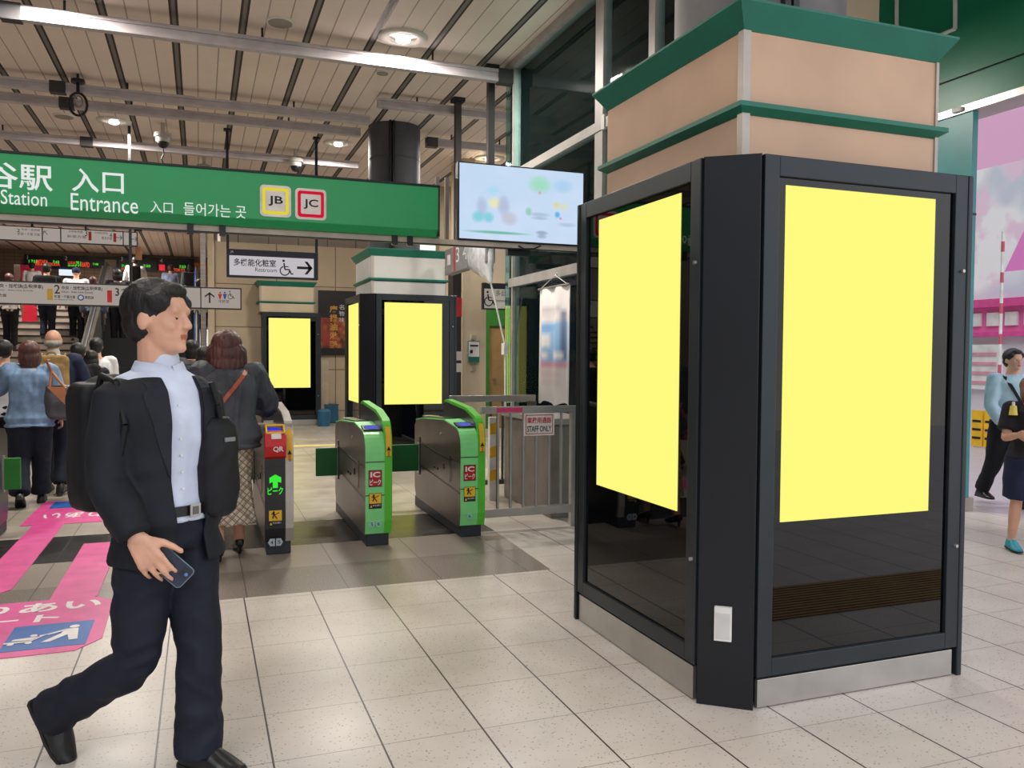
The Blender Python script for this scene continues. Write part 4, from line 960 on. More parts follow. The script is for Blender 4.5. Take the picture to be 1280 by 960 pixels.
mb = MB(); a = PY(620, 517, FY); b = PY(652, 524, FY); mb.box(a.x, b.x, FY-.023, FY-.02, 1.01, 1.05, mat('pink_tape', (214, 60, 112), .5)); mb.build('tape_strip', fe, label='pink tape strip')
sp = bpy.data.objects.new('x', None)
a = PY(655, 545, FY-.04); b = PY(693, 516, FY-.04)
s = thing('staff_sign', 'white STAFF ONLY plate with red border hung on the fence', 'sign', (a.x, FY-.04, a.z))
mb = MB(); mb.box(a.x, b.x, FY-.04, FY-.03, a.z, b.z, WHITEF); mb.build('plate', s, None, .002)
mb = MB(); yy = FY-.042; w = b.x-a.x; h = b.z-a.z; t_ = .006; i_ = .014
for bb in ((a.x+i_, b.x-i_, a.z+i_, a.z+i_+t_), (a.x+i_, b.x-i_, b.z-i_-t_, b.z-i_), (a.x+i_, a.x+i_+t_, a.z+i_, b.z-i_), (b.x-i_-t_, b.x-i_, a.z+i_, b.z-i_)): mb.box(bb[0], bb[1], yy, yy+.002, bb[2], bb[3], MAROON)
mb.text('業務用通路', (a.x+w*.1, yy, a.z+h*.54), (1, 0, 0), (0, 0, 1), w*.8, h*.28, mat('sign_red_text', (196, 34, 48), .5), .016); mb.text('STAFF ONLY', (a.x+w*.1, yy, a.z+h*.17), (1, 0, 0), (0, 0, 1), w*.8, h*.27, INK, .016); mb.build('lettering', s)
# second darker fence behind
FY2 = 8.3
f2 = thing('rear_fence', 'darker steel railing behind the staff only fence', 'fence', (2.9, FY2, 0)); dk = mat('dull_steel', (112, 106, 100), .4, .6)
xa, xb = PY(596, 560, FY2).x, PY(668, 560, FY2).x
mb = MB(); mb.box(xa-.3, xb, FY2-.03, FY2+.03, 1.0, 1.07, fb); mb.build('top_rail', f2, None, .004)
mb = MB(); mb.box(xa, xb, FY2-.02, FY2+.02, .12, .17, dk); mb.build('bottom_rail', f2)
for px_ in (613, 628, 644, 660):
    p = PY(px_, 560, FY2); mb = MB(); mb.cyl((p.x, FY2, .15), (p.x, FY2, 1.01), .014, .014, dk, 12); mb.build('bar', f2)
mb = MB(); mb.box(xb-.05, xb+.01, FY2-.03, FY2+.03, 0, 1.0, dk); mb.build('end_post', f2)
# low grey counter unit against the glass wall
mb = MB(); mb.box(3.0, 3.42, 6.95, 8.2, .0, .86, mat('counter_grey', (128, 120, 112), .45, .2)); mb.box(2.97, 3.43, 6.92, 8.22, .86, .92, mat('counter_top', (158, 154, 150), .4, .2))
tag(mb.build('counter_unit', None, None, .008), 'low grey counter unit behind the staff only fence', 'counter')
# yellow and white striped marker board leaning behind gate
p = PY(612, 600, 8.0); mb = MB()
mb.box(p.x, p.x+.09, 8.0, 8.06, 0, .86, WHITE)
for k in range(3): mb.prism([(p.x, 7.995, .2+k*.24), (p.x+.09, 7.995, .22+k*.24), (p.x+.09, 7.995, .33+k*.24), (p.x, 7.995, .31+k*.24)], (0, .006, 0), YELLOWM)
tag(mb.build('barrier_board'), 'white board with yellow stripes standing behind the fence', 'board')
# banner poster
bn = thing('hanging_banner', 'tall blurred white and blue banner hanging by the glass wall', 'banner', (3.4, 7.85, 1.0))
def banner_mat():
    t = NT('banner_print'); pos, x, y, z = t.ocoord()
    c = t.mix(t.rng(t.noise(pos, 3, 2), .3, .7, 0, 1), (206, 200, 198), (222, 216, 212))
    def sbox(c, y0, y1, z0, z1, col, a=.9, s=.03):
        f = t.math('MULTIPLY', t.math('MULTIPLY', t.rng(y, y0-s, y0+s, 0, 1), t.rng(y, y1-s, y1+s, 1, 0)), t.math('MULTIPLY', t.rng(z, z0-s, z0+s, 0, 1), t.rng(z, z1-s, z1+s, 1, 0)))
        return t.mix(t.math('MULTIPLY', f, a), c, col)
    # y: + is farther (left in view), z from 0 up to 1.18
    for b_ in ((-.34, .34, .42, .84, (120, 170, 214)), (-.3, -.2, .45, .95, (60, 80, 120), .8), (.1, .32, .58, .72, (225, 222, 220)), (-.34, .34, .38, .42, (206, 110, 150), .9), (.14, .3, .46, .53, (232, 226, 226)), (-.24, .02, .46, .53, (232, 226, 226)), (-.2, .3, .94, 1.0, (160, 156, 160), .7),
               (-.05, .3, .9, .93, (170, 170, 172), .5), (-.2, .3, .28, .33, (214, 180, 186), .6), (-.2, .3, .2, .24, (214, 180, 186), .5), (-.1, .3, .76, .8, (80, 140, 200), .6)): c = sbox(c, *b_)
    t.put(t.b.inputs['Base Color'], c); t.put(t.b.inputs['Roughness'], .6); t.put(t.b.inputs['Emission Color'], c); t.put(t.b.inputs['Emission Strength'], .15); return t.m
mb = MB(); n = 16; BM = banner_mat(); vv = []
for j in range(2):
    for i in range(n+1):
        yy = -.4+.8*i/n; xx = .018*math.sin(i*.9)
        for zz in (.0, 1.19): vv.append((xx+j*.008, yy+(.02 if zz == 0 else 0), zz+(.0 if zz else .02*math.sin(i*.7))))
q = 2*(n+1); fs = []
for i in range(n): fs += [(2*i, 2*i+2, 2*i+3, 2*i+1), (q+2*i, q+2*i+1, q+2*i+3, q+2*i+2), (2*i, q+2*i, q+2*i+2, 2*i+2), (2*i+1, 2*i+3, q+2*i+3, q+2*i+1)]
fs += [(0, 1, q+1, q), (2*n, q+2*n, q+2*n+1, 2*n+1)]
mb.add(vv, fs, BM, True); mb.build('banner_sheet', bn, (0, 0, 0))
mb = MB(); mb.cyl((0, -.4, 1.2), (0, .4, 1.2), .012, .012, STEEL, 10); mb.tube([(0, -.35, 1.2), (0.02, 0, 1.32), (0, .35, 1.2)], .004, WHITE); mb.tube([(.02, 0, 1.32), (.06, 0, 1.36)], .004, WHITE); mb.build('hanging_rod', bn, (0, 0, 0))

# ================================================================== PINK FLOOR FILMS
def film(b, pts, m_, z=.003): b.prism([(p[0], p[1], 0.0005) for p in pts], (0, 0, z), m_)
fm = thing('floor_film', 'pink floor label with stroller picture nearest the man in the dark suit', 'floor marking', (-.8, 5.1, 0))
mb = MB(); film(mb, [(-2.35, 5.62), (-.78, 5.62), (-.62, 5.62), (-.5, 5.5), (-.49, 4.78), (-.6, 4.62), (-2.35, 4.62)], PINKM)
mb.build('film', fm)
mb = MB(); mb.text('ゆずりあい', (-1.66, 5.37, .0045), (1, 0, 0), (0, 1, 0), 1.1, .2, WHITEF, .03); mb.text('ゲート', (-1.37, 5.17, .0045), (1, 0, 0), (0, 1, 0), .62, .15, WHITEF, .03); mb.build('lettering', fm)
def stroller(b, cx, cy, s, m_, k=1):
    """flat pictogram; k=-1 turns it upside down"""
    P = lambda u, v: (cx+u*s*k, cy+v*s*k, .0065)
    def seg(p, q, w):
        p, q = Vector(P(*p)), Vector(P(*q)); d = (q-p).normalized(); o = Vector((-d.y, d.x, 0))*w*s/2; b.prism([p-o, q-o, q+o, p+o], (0, 0, .002), m_)
    def disc(u, v, r): b.prism([P(u+r*math.cos(a), v+r*math.sin(a)) for a in np.linspace(0, 2*PI, 17)[:-1]], (0, 0, .002), m_)
    disc(.42, .36, .085); b.prism([P(.28, .24), P(.5, .24), P(.56, -.42), P(.42, -.42), P(.36, -.1), P(.12, -.42), P(-.02, -.42), P(.24, -.02)], (0, 0, .002), m_)
    seg((.3, .2), (.02, .0), .07); seg((.05, .02), (-.1, -.02), .04); seg((-.02, 0), (-.22, -.3), .04)
    disc(-.2, .02, .06); b.prism([P(-.5, -.12), P(-.12, -.06), P(-.22, -.24), P(-.52, -.2)], (0, 0, .002), m_); seg((-.62, -.3), (-.18, -.3), .06); disc(-.5, -.38, .055); disc(-.22, -.38, .055)
mb = MB(); film(mb, [(-.95, 5.115), (-.56, 5.115), (-.56, 4.705), (-.95, 4.705)], BLUEM, .0045); mb.build('blue_panel', fm, label='blue panel with white parent and stroller figure')
mb = MB(); stroller(mb, -.77, 4.915, .29, WHITEF); mb.build('pictogram', fm)
mb = MB()
for pts in ([(-.6, 5.62), (-.86, 5.62), (-.86, 7.2), (-.6, 7.2)],): film(mb, pts, PINKM)
tag(mb.build('floor_film'), 'straight pink floor stripe running from the near label into the gate aisle', 'floor marking')
mb = MB(); film(mb, [(-1.36, 5.84), (-1.2, 5.84), (-1.12, 5.95), (-1.12, 8.1), (-1.36, 8.1)], PINKM)
tag(mb.build('floor_film'), 'pink floor stripe beside the left ticket gate, its near end faded', 'floor marking')
fm = thing('floor_film', 'farther pink floor label with upside-down lettering beyond the left gate', 'floor marking', (-1.1, 8.6, 0))
mb = MB(); film(mb, [(-1.46, 8.1), (-.45, 8.1), (-.45, 9.35), (-1.46, 9.35)], PINKM); mb.build('film', fm)
mb = MB(); mb.text('ゆずりあい', (-.5, 8.66, .0045), (-1, 0, 0), (0, -1, 0), .85, .3, WHITEF, .02); mb.build('lettering', fm)
mb = MB(); film(mb, [(-1.36, 8.92), (-.5, 8.92), (-.5, 9.3), (-1.36, 9.3)], BLUEM, .0045); stroller(mb, -.93, 9.1, .4, WHITEF, -1); mb.build('blue_panel', fm, label='blue panel with white figure')
mb = MB(); mb.box(2.2, 6.6, 1.4, 1.95, 0, .006, mat('tactile_yellow_near', (176, 140, 50), .5))
for k in range(12): mb.box(2.2, 6.6, 1.43+k*.043, 1.45+k*.043, .006, .011, MATS['tactile_yellow_near'])
tag(mb.build('tactile_strip'), 'yellow ribbed tactile strip mirrored low in the near kiosk glass', 'floor marking')
mb = MB(); film(mb, [(-.3, 13.6), (4.0, 13.6), (4.0, 13.8), (-.3, 13.8)], mat('tactile_yellow', (214, 196, 120), .5), .006); tag(mb.build('tactile_strip'), 'pale yellow tactile strip across the inner concourse floor', 'floor marking')
# ================================================================== PEOPLE
V = Vector
def elring(bm, c, u, v, rx, ry, n=20, p=2.0):
    out = []
    for i in range(n):
        a = 2*PI*i/n; ca, sa = math.cos(a), math.sin(a)
        x = rx*math.copysign(abs(ca)**(2/p), ca); y = ry*math.copysign(abs(sa)**(2/p), sa)
        out.append(bm.verts.new(c+u*x+v*y))
    return out
def skin_rings(bm, rings):
    n = len(rings[0])
    for a, b in zip(rings, rings[1:]):
        for i in range(n): bm.faces.new((a[i], a[(i+1) % n], b[(i+1) % n], b[i]))
    bm.faces.new(rings[0][::-1]); bm.faces.new(rings[-1])
def capsule(bm, p0, r0, p1, r1, n=14):
    p0, p1 = V(p0), V(p1); d = p1-p0
    if d.length < 1e-5: d = V((0, 0, 1e-4)); p1 = p0+d
    d = d.normalized(); u = d.orthogonal().normalized(); v = d.cross(u); rings = []
    for a in (-80, -50, -22): a = math.radians(a); rings.append(elring(bm, p0+d*r0*math.sin(a), u, v, r0*math.cos(a), r0*math.cos(a), n))
    rings.append(elring(bm, p0, u, v, r0, r0, n)); rings.append(elring(bm, p1, u, v, r1, r1, n))
    for a in (22, 50, 80): a = math.radians(a); rings.append(elring(bm, p1+d*r1*math.sin(a), u, v, r1*math.cos(a), r1*math.cos(a), n))
    skin_rings(bm, rings)
def chain(bm, pts, rads):
    for i in range(len(pts)-1): capsule(bm, pts[i], rads[i], pts[i+1], rads[i+1])
def ellip(bm, c, r, R=None, n=18, k=12):
    c = V(c); R = R or Matrix.Identity(3); rings = []
    for j in range(1, k):
        a = -PI/2+PI*j/k
        rings.append([bm.verts.new(c+R@V((r[0]*math.cos(a)*math.cos(2*PI*i/n), r[1]*math.cos(a)*math.sin(2*PI*i/n), r[2]*math.sin(a)))) for i in range(n)])
    skin_rings(bm, rings)
def flat_tube(bm, pts, rads, n=18, sub=4):
    """smooth tube through joints, flat ends (sleeves, trouser legs)"""
    P = [V(p) for p in pts]; out = []; rr = []
    for i in range(len(P)-1):
        p0 = P[max(i-1, 0)]; p1 = P[i]; p2 = P[i+1]; p3 = P[min(i+2, len(P)-1)]
        for s in range(sub):
            t = s/sub; t2, t3 = t*t, t*t*t
            out.append(.5*((2*p1)+(-p0+p2)*t+(2*p0-5*p1+4*p2-p3)*t2+(-p0+3*p1-3*p2+p3)*t3)); rr.append(rads[i]*(1-t)+rads[i+1]*t)
    out.append(P[-1]); rr.append(rads[-1])
    u = None; rings = []
    for i, c in enumerate(out):
        d = (out[min(i+1, len(out)-1)]-out[max(i-1, 0)]).normalized()
        if u is None: u = d.orthogonal()
        u = (u-d*u.dot(d)).normalized(); v = d.cross(u); rings.append(elring(bm, c, u, v, rr[i], rr[i], n))
    skin_rings(bm, rings)
def remeshed(bm, voxel, smooth=2, wrinkle=None):
    bmesh.ops.recalc_face_normals(bm, faces=bm.faces)
    me = bpy.data.meshes.new('tmp'); bm.to_mesh(me); bm.free(); o = bpy.data.objects.new('tmp', me); COL.objects.link(o)
    m = o.modifiers.new('r', 'REMESH'); m.mode = 'VOXEL'; m.voxel_size = voxel; m.use_smooth_shade = True
    if smooth: s = o.modifiers.new('s', 'SMOOTH'); s.factor = .5; s.iterations = smooth
    dg = bpy.context.evaluated_depsgraph_get(); r = bpy.data.meshes.new_from_object(o.evaluated_get(dg))
    bpy.data.objects.remove(o); bpy.data.meshes.remove(me)
    if wrinkle:
        amp, sc = wrinkle
        nr = [v.normal.copy() for v in r.vertices]
        for v, n_ in zip(r.vertices, nr):
            q = V((v.co.x*sc[0], v.co.y*sc[1], v.co.z*sc[2])); q += noise.noise_vector(q*.6)*.7
            f = 1-abs(noise.noise(q))*2.2
            v.co += n_*(amp*f)
    for p in r.polygons: p.use_smooth = True
    r.update(); return r
def put(name, me, parent, m_, label=None):
    me.name = name; me.materials.clear()
    for k in (m_ if isinstance(m_, (list, tuple)) else [m_]): me.materials.append(k)
    o = bpy.data.objects.new(name, me); COL.objects.link(o); o.parent = parent
    if label: o['label'] = label
    return o
def rot(axis, deg): return Matrix.Rotation(math.radians(deg), 3, axis)
def cloth(name, col, rough=.75, bump=.25, var=.12): return mat('cloth_'+name, col, rough, 0, var, 9, bump, 350, spec=.25)
SKIN = mat('skin', (214, 164, 138), .5, 0, .05, 12, .1, 250); LIPS = mat('lips', (176, 100, 92), .45); EYE = mat('eye_dark', (48, 38, 34), .25)
HAIRB = mat('hair_black', (15, 14, 16), .5, 0, .3, 8, .5, 160, stretch=(1, 1, .15)); HAIRBR = mat('hair_brown', (82, 48, 44), .45, 0, .3, 10, .5, 160, stretch=(1, 1, .12)); HAIRG = mat('hair_grey', (150, 144, 138), .6, 0, .2, 20, .4, 200)
SHOEB = mat('shoe_black', (22, 23, 25), .35, 0, .2, 10)

def hand(bm, w, d, n, t, curl=(25, 35, 20), s=1.0, thumb=None, spread=1.0):
    """w wrist, d finger direction, n palm normal, t thumb side"""
    d = V(d).normalized(); n = V(n); n = (n-d*n.dot(d)).normalized(); t = V(t); t = (t-d*t.dot(d)-n*t.dot(n)).normalized()
    w = V(w)
    for k in (-1, -.33, .33, 1): capsule(bm, w+d*.012*s+t*(k*.018*s), .0165*s, w+d*.085*s+t*(k*.03*s), .0125*s, 10)
    for i, (off, L, r) in enumerate(((.034, .075, .0092), (.0115, .085, .0095), (-.0115, .078, .009), (-.034, .06, .0082))):
        p = w+d*(.088-.006*abs(i-1))*s+t*off*s; dd = d+t*(off*1.6*spread); dd.normalize(); ax = dd.cross(n)
        for j, f in enumerate((.46, .3, .24)):
            c_ = curl[j]*(1+.12*(i-1)); dd = Matrix.Rotation(math.radians(c_), 3, ax.normalized())@dd
            q = p+dd*L*f*s; capsule(bm, p, r*(1-.08*j)*s, q, r*(.93-.08*j)*s, 10); p = q
    p = w+d*.028*s+t*.026*s+n*.006*s; dd = (d*.65+t*.62+n*.35).normalized() if thumb is None else V(thumb).normalized()
    for f, r in ((.042, .0145), (.032, .0118), (.026, .010)):
        q = p+dd*f*s; capsule(bm, p, r*s, q, r*.92*s, 10); p = q; dd = (dd*.8+d*.35+n*.12).normalized()

def shoe_mesh(s, heel=.0, k=1.0):
    bm = bmesh.new(); rings = []
    for (y, w, h, zb) in ((-.075, .018, .03, .006), (-.07, .03, .062, .0), (-.045, .038, .105, 0), (-.01, .041, .115, 0), (.03, .043, .105, 0), (.07, .047, .08, 0), (.11, .05, .06, 0), (.15, .044, .042, .0), (.18, .03, .034, .002), (.192, .012, .022, .006)):
        pr = []
        for i in range(16):
            a = 2*PI*i/16; x = w*math.cos(a)*k; z = math.sin(a); z = zb+h*.34+(h*.66*z if z > 0 else (h*.34)*max(z*1.8, -1))
            pr.append(bm.verts.new(V((x, y, z))*s))
        rings.append(pr)
    skin_rings(bm, rings)
    return bm
def add_shoe(parent, ankle, yaw, pitch, s, m_, kind='shoe', roll=0, name='shoe'):
    bm = shoe_mesh(s, 0, .85 if kind == 'heel' else 1.0)
    if kind == 'heel':
        for v in bm.verts:
            if v.co.z > .055*s: v.co.z = .055*s
            v.co.z += max(0, .03-v.co.y*.35)*s if v.co.y < .07 else 0
        capsule(bm, (0, -.05*s, .05*s), .018*s, (0, -.05*s, .004*s), .012*s, 10)
    me = remeshed(bm, .006*s, 1); 
    R = Matrix.Rotation(yaw, 3, 'Z')@Matrix.Rotation(pitch, 3, 'X')
    off = V((0, 0, .08*s))
    for v in me.vertices: v.co = V(ankle)+R@(v.co-off)
    o = put(name, me, parent, m_)
    if kind == 'shoe':      # sole
        b = MB(); pts = []
        for (y, w) in ((-.08, .02), (-.07, .034), (-.03, .039), (.03, .041), (.08, .049), (.13, .048), (.17, .038), (.198, .014)): pts.append((w, y))
        ring = [(a, c) for a, c in pts]+[(-a, c) for a, c in pts[::-1]]
        b.prism([tuple(V(ankle)+R@(V((a*s, c*s, .0))-off)) for a, c in ring], R@V((0, 0, .012*s)), mat('shoe_sole', (30, 28, 27), .7)); b.build('sole', o, (0, 0, 0))
    return o

def person(name_label, group, loc, yaw=0, H=1.68, hair='short', hairm=None, skin=None, top=None, bottom=None, shoe=('shoe', SHOEB),
           lleg=(0, 0), rleg=(0, 0), larm=(5, 12, 8), rarm=(5, 12, 8), lean=2, headyaw=0, headpitch=0, female=False, vox=.011, J=None, lod=1, base_z=None, handcurl=(25, 35, 20), hide_face=False, handspec=None):
    k = H/1.70; skin = skin or SKIN; hairm = hairm or HAIRB
    root = thing('person', name_label, 'person', loc, yaw, group, world=False)
    sh = .17 if female else .19
    if J is None:
        J = {}
        def leg(side, th, kn):
            hip = V((side*.09, 0, 0)); a = math.radians(th); b = math.radians(th-kn)
            knee = hip+V((0, math.sin(a), -math.cos(a)))*.42; ank = knee+V((side*-.015, math.sin(b), -math.cos(b)))*.40
            return hip, knee, ank
        hl, kl, al = leg(-1, *lleg); hr, kr, ar = leg(1, *rleg)
        zf = min(al.z, ar.z); up = .085-zf
        sp_ = V((0, math.sin(math.radians(lean)), math.cos(math.radians(lean))))
        P = V((0, 0, up)); N = P+V((0, 0, .02))+sp_*.50
        J.update(pel=P, neck=N, head=N+sp_*.06+V((0, .02+.03*math.sin(math.radians(headpitch)), .085)), hl=hl+P, kl=kl+P, al=al+P, hr=hr+P, kr=kr+P, ar=ar+P)
        for s_, nm, (sw, be, ou) in ((-1, 'l', larm), (1, 'r', rarm)):
            S = N+V((s_*sh, -.01, -.045)); a, o_, b = math.radians(sw), math.radians(ou), math.radians(sw+be)
            E = S+V((s_*math.sin(o_), math.sin(a)*math.cos(o_), -math.cos(a)*math.cos(o_)))*.29
            W = E+V((s_*math.sin(o_)*.35-s_*.12*math.sin(math.radians(be)), math.sin(b), -math.cos(b)))*.245
            J['s'+nm], J['e'+nm], J['w'+nm] = S, E, W
        J = {a: b*k for a, b in J.items()}
        J['fp'] = V((0, 1, 0)); J['fc'] = V((0, 1, 0)); J['fh'] = rot('Z', headyaw)@V((0, 1, 0))
        J['pl'] = math.radians(-(lleg[0]-lleg[1])) if lleg[1] > 25 else 0; J['pr'] = math.radians(-(rleg[0]-rleg[1])) if rleg[1] > 25 else 0
        J['pl'] = -abs(J['pl']); J['pr'] = -abs(J['pr'])
        J['yl'] = J['yr'] = 0
    UPV = V((0, 0, 1))
    def frame(f): f = V(f).normalized(); r = f.cross(UPV).normalized(); return r, f
    rp, fp_ = frame(J['fp']); rc, fc = frame(J['fc'])
    def torso_rings(bm, g, hem, flare=1.0, topz=1.0, shw=1.0, neckw=.062):
        P, N = V(J['pel']), V(J['neck']); rings = []
        W = [(-.10, .135, .10), (0, .165 if not female else .17, .115), (.12, .15 if not female else .148, .105), (.28, .145 if not female else .128, .10), (.5, .16 if not female else .14, .112), (.72, .175 if not female else .155, .118), (.86, .17*shw if not female else .15*shw, .105), (.95, .125*shw, .085), (1.0, neckw, .065)]
        for (t_, a, b) in W:
            if t_ < hem: continue
            if t_ > topz: continue
            c = P.lerp(N, t_); f = fp_.lerp(fc, max(0, min(1, t_))).normalized(); r = f.cross(UPV).normalized(); fl = 1+(flare-1)*max(0, 1-(t_-hem)/.5)
            gg = g if t_ < .95 else g*.5
            rings.append(elring(bm, c, r, f, (a*k+gg)*fl, (b*k+gg)*fl, 28, 2.4))
        if hem < -.1:
            c = P.lerp(N, hem); r, f = rp, fp_; rr_ = elring(bm, c, r, f, (.16*k+g)*flare, (.115*k+g)*flare, 28, 2.3); rings.insert(0, rr_)
        skin_rings(bm, rings)
    # ---------------- body: one continuous surface
    bm = bmesh.new()
    hc = V(J['head']); rh, fh = frame(J['fh']); hp = math.radians(J.get('hp', headpitch)); R0 = Matrix((rh, fh, UPV)).transposed(); R0 = R0@Matrix.Rotation(-hp, 3, 'X')
    hs = k*1.0*(.97 if female else 1.0)*J.get('hs', 1.0)
    def hd(x, y, z): return hc+R0@(V((x, y, z))*hs)
    E3 = lambda x, y, z, a, b, c: ellip(bm, hd(x, y, z), (a*hs, b*hs, c*hs), R0)
    E3(0, -.012, .03, .077, .097, .092); E3(0, .02, -.03, .060, .066, .074); E3(0, .035, -.065, .044, .048, .04)
    cp = lambda a, ra, b, rb: capsule(bm, hd(*a), ra*hs, hd(*b), rb*hs, 10)
    cp((0, .080, .02), .009, (0, .098, -.014), .0125); cp((-.012, .094, -.018), .009, (.012, .094, -.018), .009)
    cp((-.034, .070, .034), .014, (.034, .070, .034), .014); cp((-.017, .079, -.044), .0065, (.017, .079, -.044), .0065); cp((-.013, .078, -.052), .007, (.013, .078, -.052), .007)
    E3(0, .07, -.083, .02, .018, .016); E3(-.036, .052, -.014, .022, .026, .024); E3(.036, .052, -.014, .022, .026, .024)
    for s_ in (-1, 1): E3(s_*.078, -.008, .0, .011, .019, .031)
    capsule(bm, V(J['neck'])-UPV*.05*k, .066*k, hd(0, -.015, -.055), .055*hs, 16)
    torso_rings(bm, 0, -.1)
    for a in ('l', 'r'):
        chain(bm, [J['h'+a], V(J['h'+a]).lerp(J['k'+a], .5), J['k'+a], V(J['k'+a]).lerp(J['a'+a], .35), J['a'+a]], [.082*k, .072*k, .052*k, .053*k, .036*k])
        capsule(bm, J['a'+a], .034*k, V(J['a'+a])+(Matrix.Rotation(J['y'+a], 3, 'Z')@(Matrix.Rotation(J['p'+a], 3, 'X')@V((0, .09*k, -.045*k)))), .026*k)
        S, E, W = V(J['s'+a]), V(J['e'+a]), V(J['w'+a])
        chain(bm, [S, E, E.lerp(W, .4), W], [.052*k, .04*k, .038*k, .0265*k])
        side = 1 if a == 'r' else -1
        if handspec and a in handspec: hand(bm, W, *handspec[a])
        else:
            d = (W-E).normalized(); hand(bm, W, d, -rc*side, fc, handcurl, k*.95)
    body = remeshed(bm, vox if lod else .02, 2)
    body_o = put('body', body, root, [skin, LIPS, EYE])
    if not hide_face:
        il = [V(hd(x, .084, -.048)) for x in (-.012, 0, .012)]; ie = [V(hd(x, .083, .008)) for x in (-.031, .031)]
        for p in body.polygons:
            c = p.center
            if any((c-q).length < .0085*hs for q in il): p.material_index = 1
            elif any((c-q).length < .0105*hs for q in ie): p.material_index = 2
    # ---------------- hair
    bm = bmesh.new(); EE = lambda x, y, z, a, b, c: ellip(bm, hd(x, y, z), (a*hs, b*hs, c*hs), R0, 24, 16)
    if hair == 'short':
        EE(0, -.026, .045, .086, .098, .093); EE(0, -.045, -.005, .078, .07, .07)
        for s_ in (-1, 1): EE(s_*.06, .02, .06, .024, .05, .035)
        EE(0, .035, .095, .055, .045, .028); hw = (.0035, (40, 40, 16))
    elif hair == 'bob':
        EE(0, -.022, .03, .1, .108, .1); EE(0, -.045, -.05, .105, .08, .105); EE(-.065, -.01, -.05, .042, .07, .09); EE(.065, -.01, -.05, .042, .07, .09); EE(0, -.06, -.1, .09, .055, .08); hw = (.004, (45, 45, 6))
    elif hair == 'wavy':
        EE(0, -.03, .025, .112, .118, .108); EE(0, -.05, -.05, .148, .095, .11); EE(-.085, -.03, -.09, .062, .08, .09); EE(.09, -.03, -.09, .06, .08, .1); EE(0, -.08, -.13, .125, .065, .09); hw = (.006, (42, 42, 7))
    elif hair == 'bald':
        EE(0, -.035, -.015, .083, .083, .05); hw = (.002, (40, 40, 40))
    elif hair == 'cap':
        EE(0, -.012, .045, .09, .105, .088); capsule(bm, hd(-.04, .1, .045), .012*hs, hd(.04, .1, .045), .012*hs); EE(0, .12, .04, .06, .05, .008); hw = None
    elif hair == 'bun':
        EE(0, -.024, .04, .088, .1, .094); EE(0, -.11, .02, .04, .04, .04); hw = (.004, (30, 30, 12))
    put('hair' if hair != 'cap' else 'cap', remeshed(bm, max(vox*.8, .007) if lod else .016, 1, hw), root, hairm)
    # ---------------- clothing
    if top:
        g = top.get('g', .018)*1.0; hem = top.get('hem', -.12); bm = bmesh.new(); torso_rings(bm, g, hem, top.get('flare', 1.0), .95 if not top.get('collar') else 1.0, top.get('shw', 1.0), .07)
        sl = top.get('sleeve', 1.0); gs = top.get('gs', .016)
        for a in ('l', 'r'):
            S, E, W = V(J['s'+a]), V(J['e'+a]), V(J['w'+a]); inner = V(J['neck'])-UPV*.1*k
            capsule(bm, S.lerp(inner, .35), .055*k+g*.6, S, .05*k+gs)
            if sl >= 1: flat_tube(bm, [S.lerp(E, -.08), S.lerp(E, .4), E, E.lerp(W, .5), E.lerp(W, .97)], [.055*k+gs, .056*k+gs, .045*k+gs, .042*k+gs*1.1, (.034*k+gs*top.get('cuff', 1.0))])
            else: flat_tube(bm, [S.lerp(E, -.08), S.lerp(E, .4), S.lerp(E, sl)], [.055*k+gs, .06*k+gs, .058*k+gs*1.5])
        if top.get('drop'):   # extra cloth at the hem behind
            pass
        me = remeshed(bm, max(vox, .009) if lod else .02, 3, top.get('wr', (.006, (9, 9, 5)) if lod else None))
        if top.get('open'):
            b2 = bmesh.new(); b2.from_mesh(me); P = V(J['pel']); N = V(J['neck'])
            (xl0, xr0, xl1, xr1) = top['open']        # offsets along chest right at pelvis height, at neck height
            def pl(x0, x1):
                a = P+rp*x0; b_ = N+rc*x1; f = (fp_+fc).normalized(); nrm = (b_-a).normalized().cross(f).normalized(); return a, nrm
            pls = [pl(xl0, xl1), pl(xr0, xr1)]
            for a, nrm in pls: bmesh.ops.bisect_plane(b2, geom=b2.verts[:]+b2.edges[:]+b2.faces[:], plane_co=a, plane_no=nrm, dist=.0001)
            kill = []
            for f in b2.faces:
                c = f.calc_center_median(); s0 = (c-pls[0][0]).dot(pls[0][1]); s1 = (c-pls[1][0]).dot(pls[1][1])
                front = (c-P.lerp(N, (c.z-P.z)/(N.z-P.z))).dot((fp_+fc).normalized()) > .0
                if s0*s1 < 0 and front and min(abs(s0), abs(s1)) > -.001: kill.append(f)
            bmesh.ops.delete(b2, geom=kill, context='FACES'); b2.to_mesh(me); b2.free()
        to = put(top.get('name', 'top'), me, root, top['m'])
        if top.get('open'): so = to.modifiers.new('thick', 'SOLIDIFY'); so.thickness = .009; so.offset = -1
        if top.get('under'):
            bm = bmesh.new(); torso_rings(bm, top.get('ug', .011), -.02, 1.0, 1.0, 1.0, .07); capsule(bm, V(J['neck'])-UPV*.02*k, .068*k, V(J['neck'])+UPV*.035*k+fc*.004, .064*k, 20)
            put('shirt', remeshed(bm, max(vox*.8, .007), 2, (.005, (10, 10, 4))), root, top['under'])
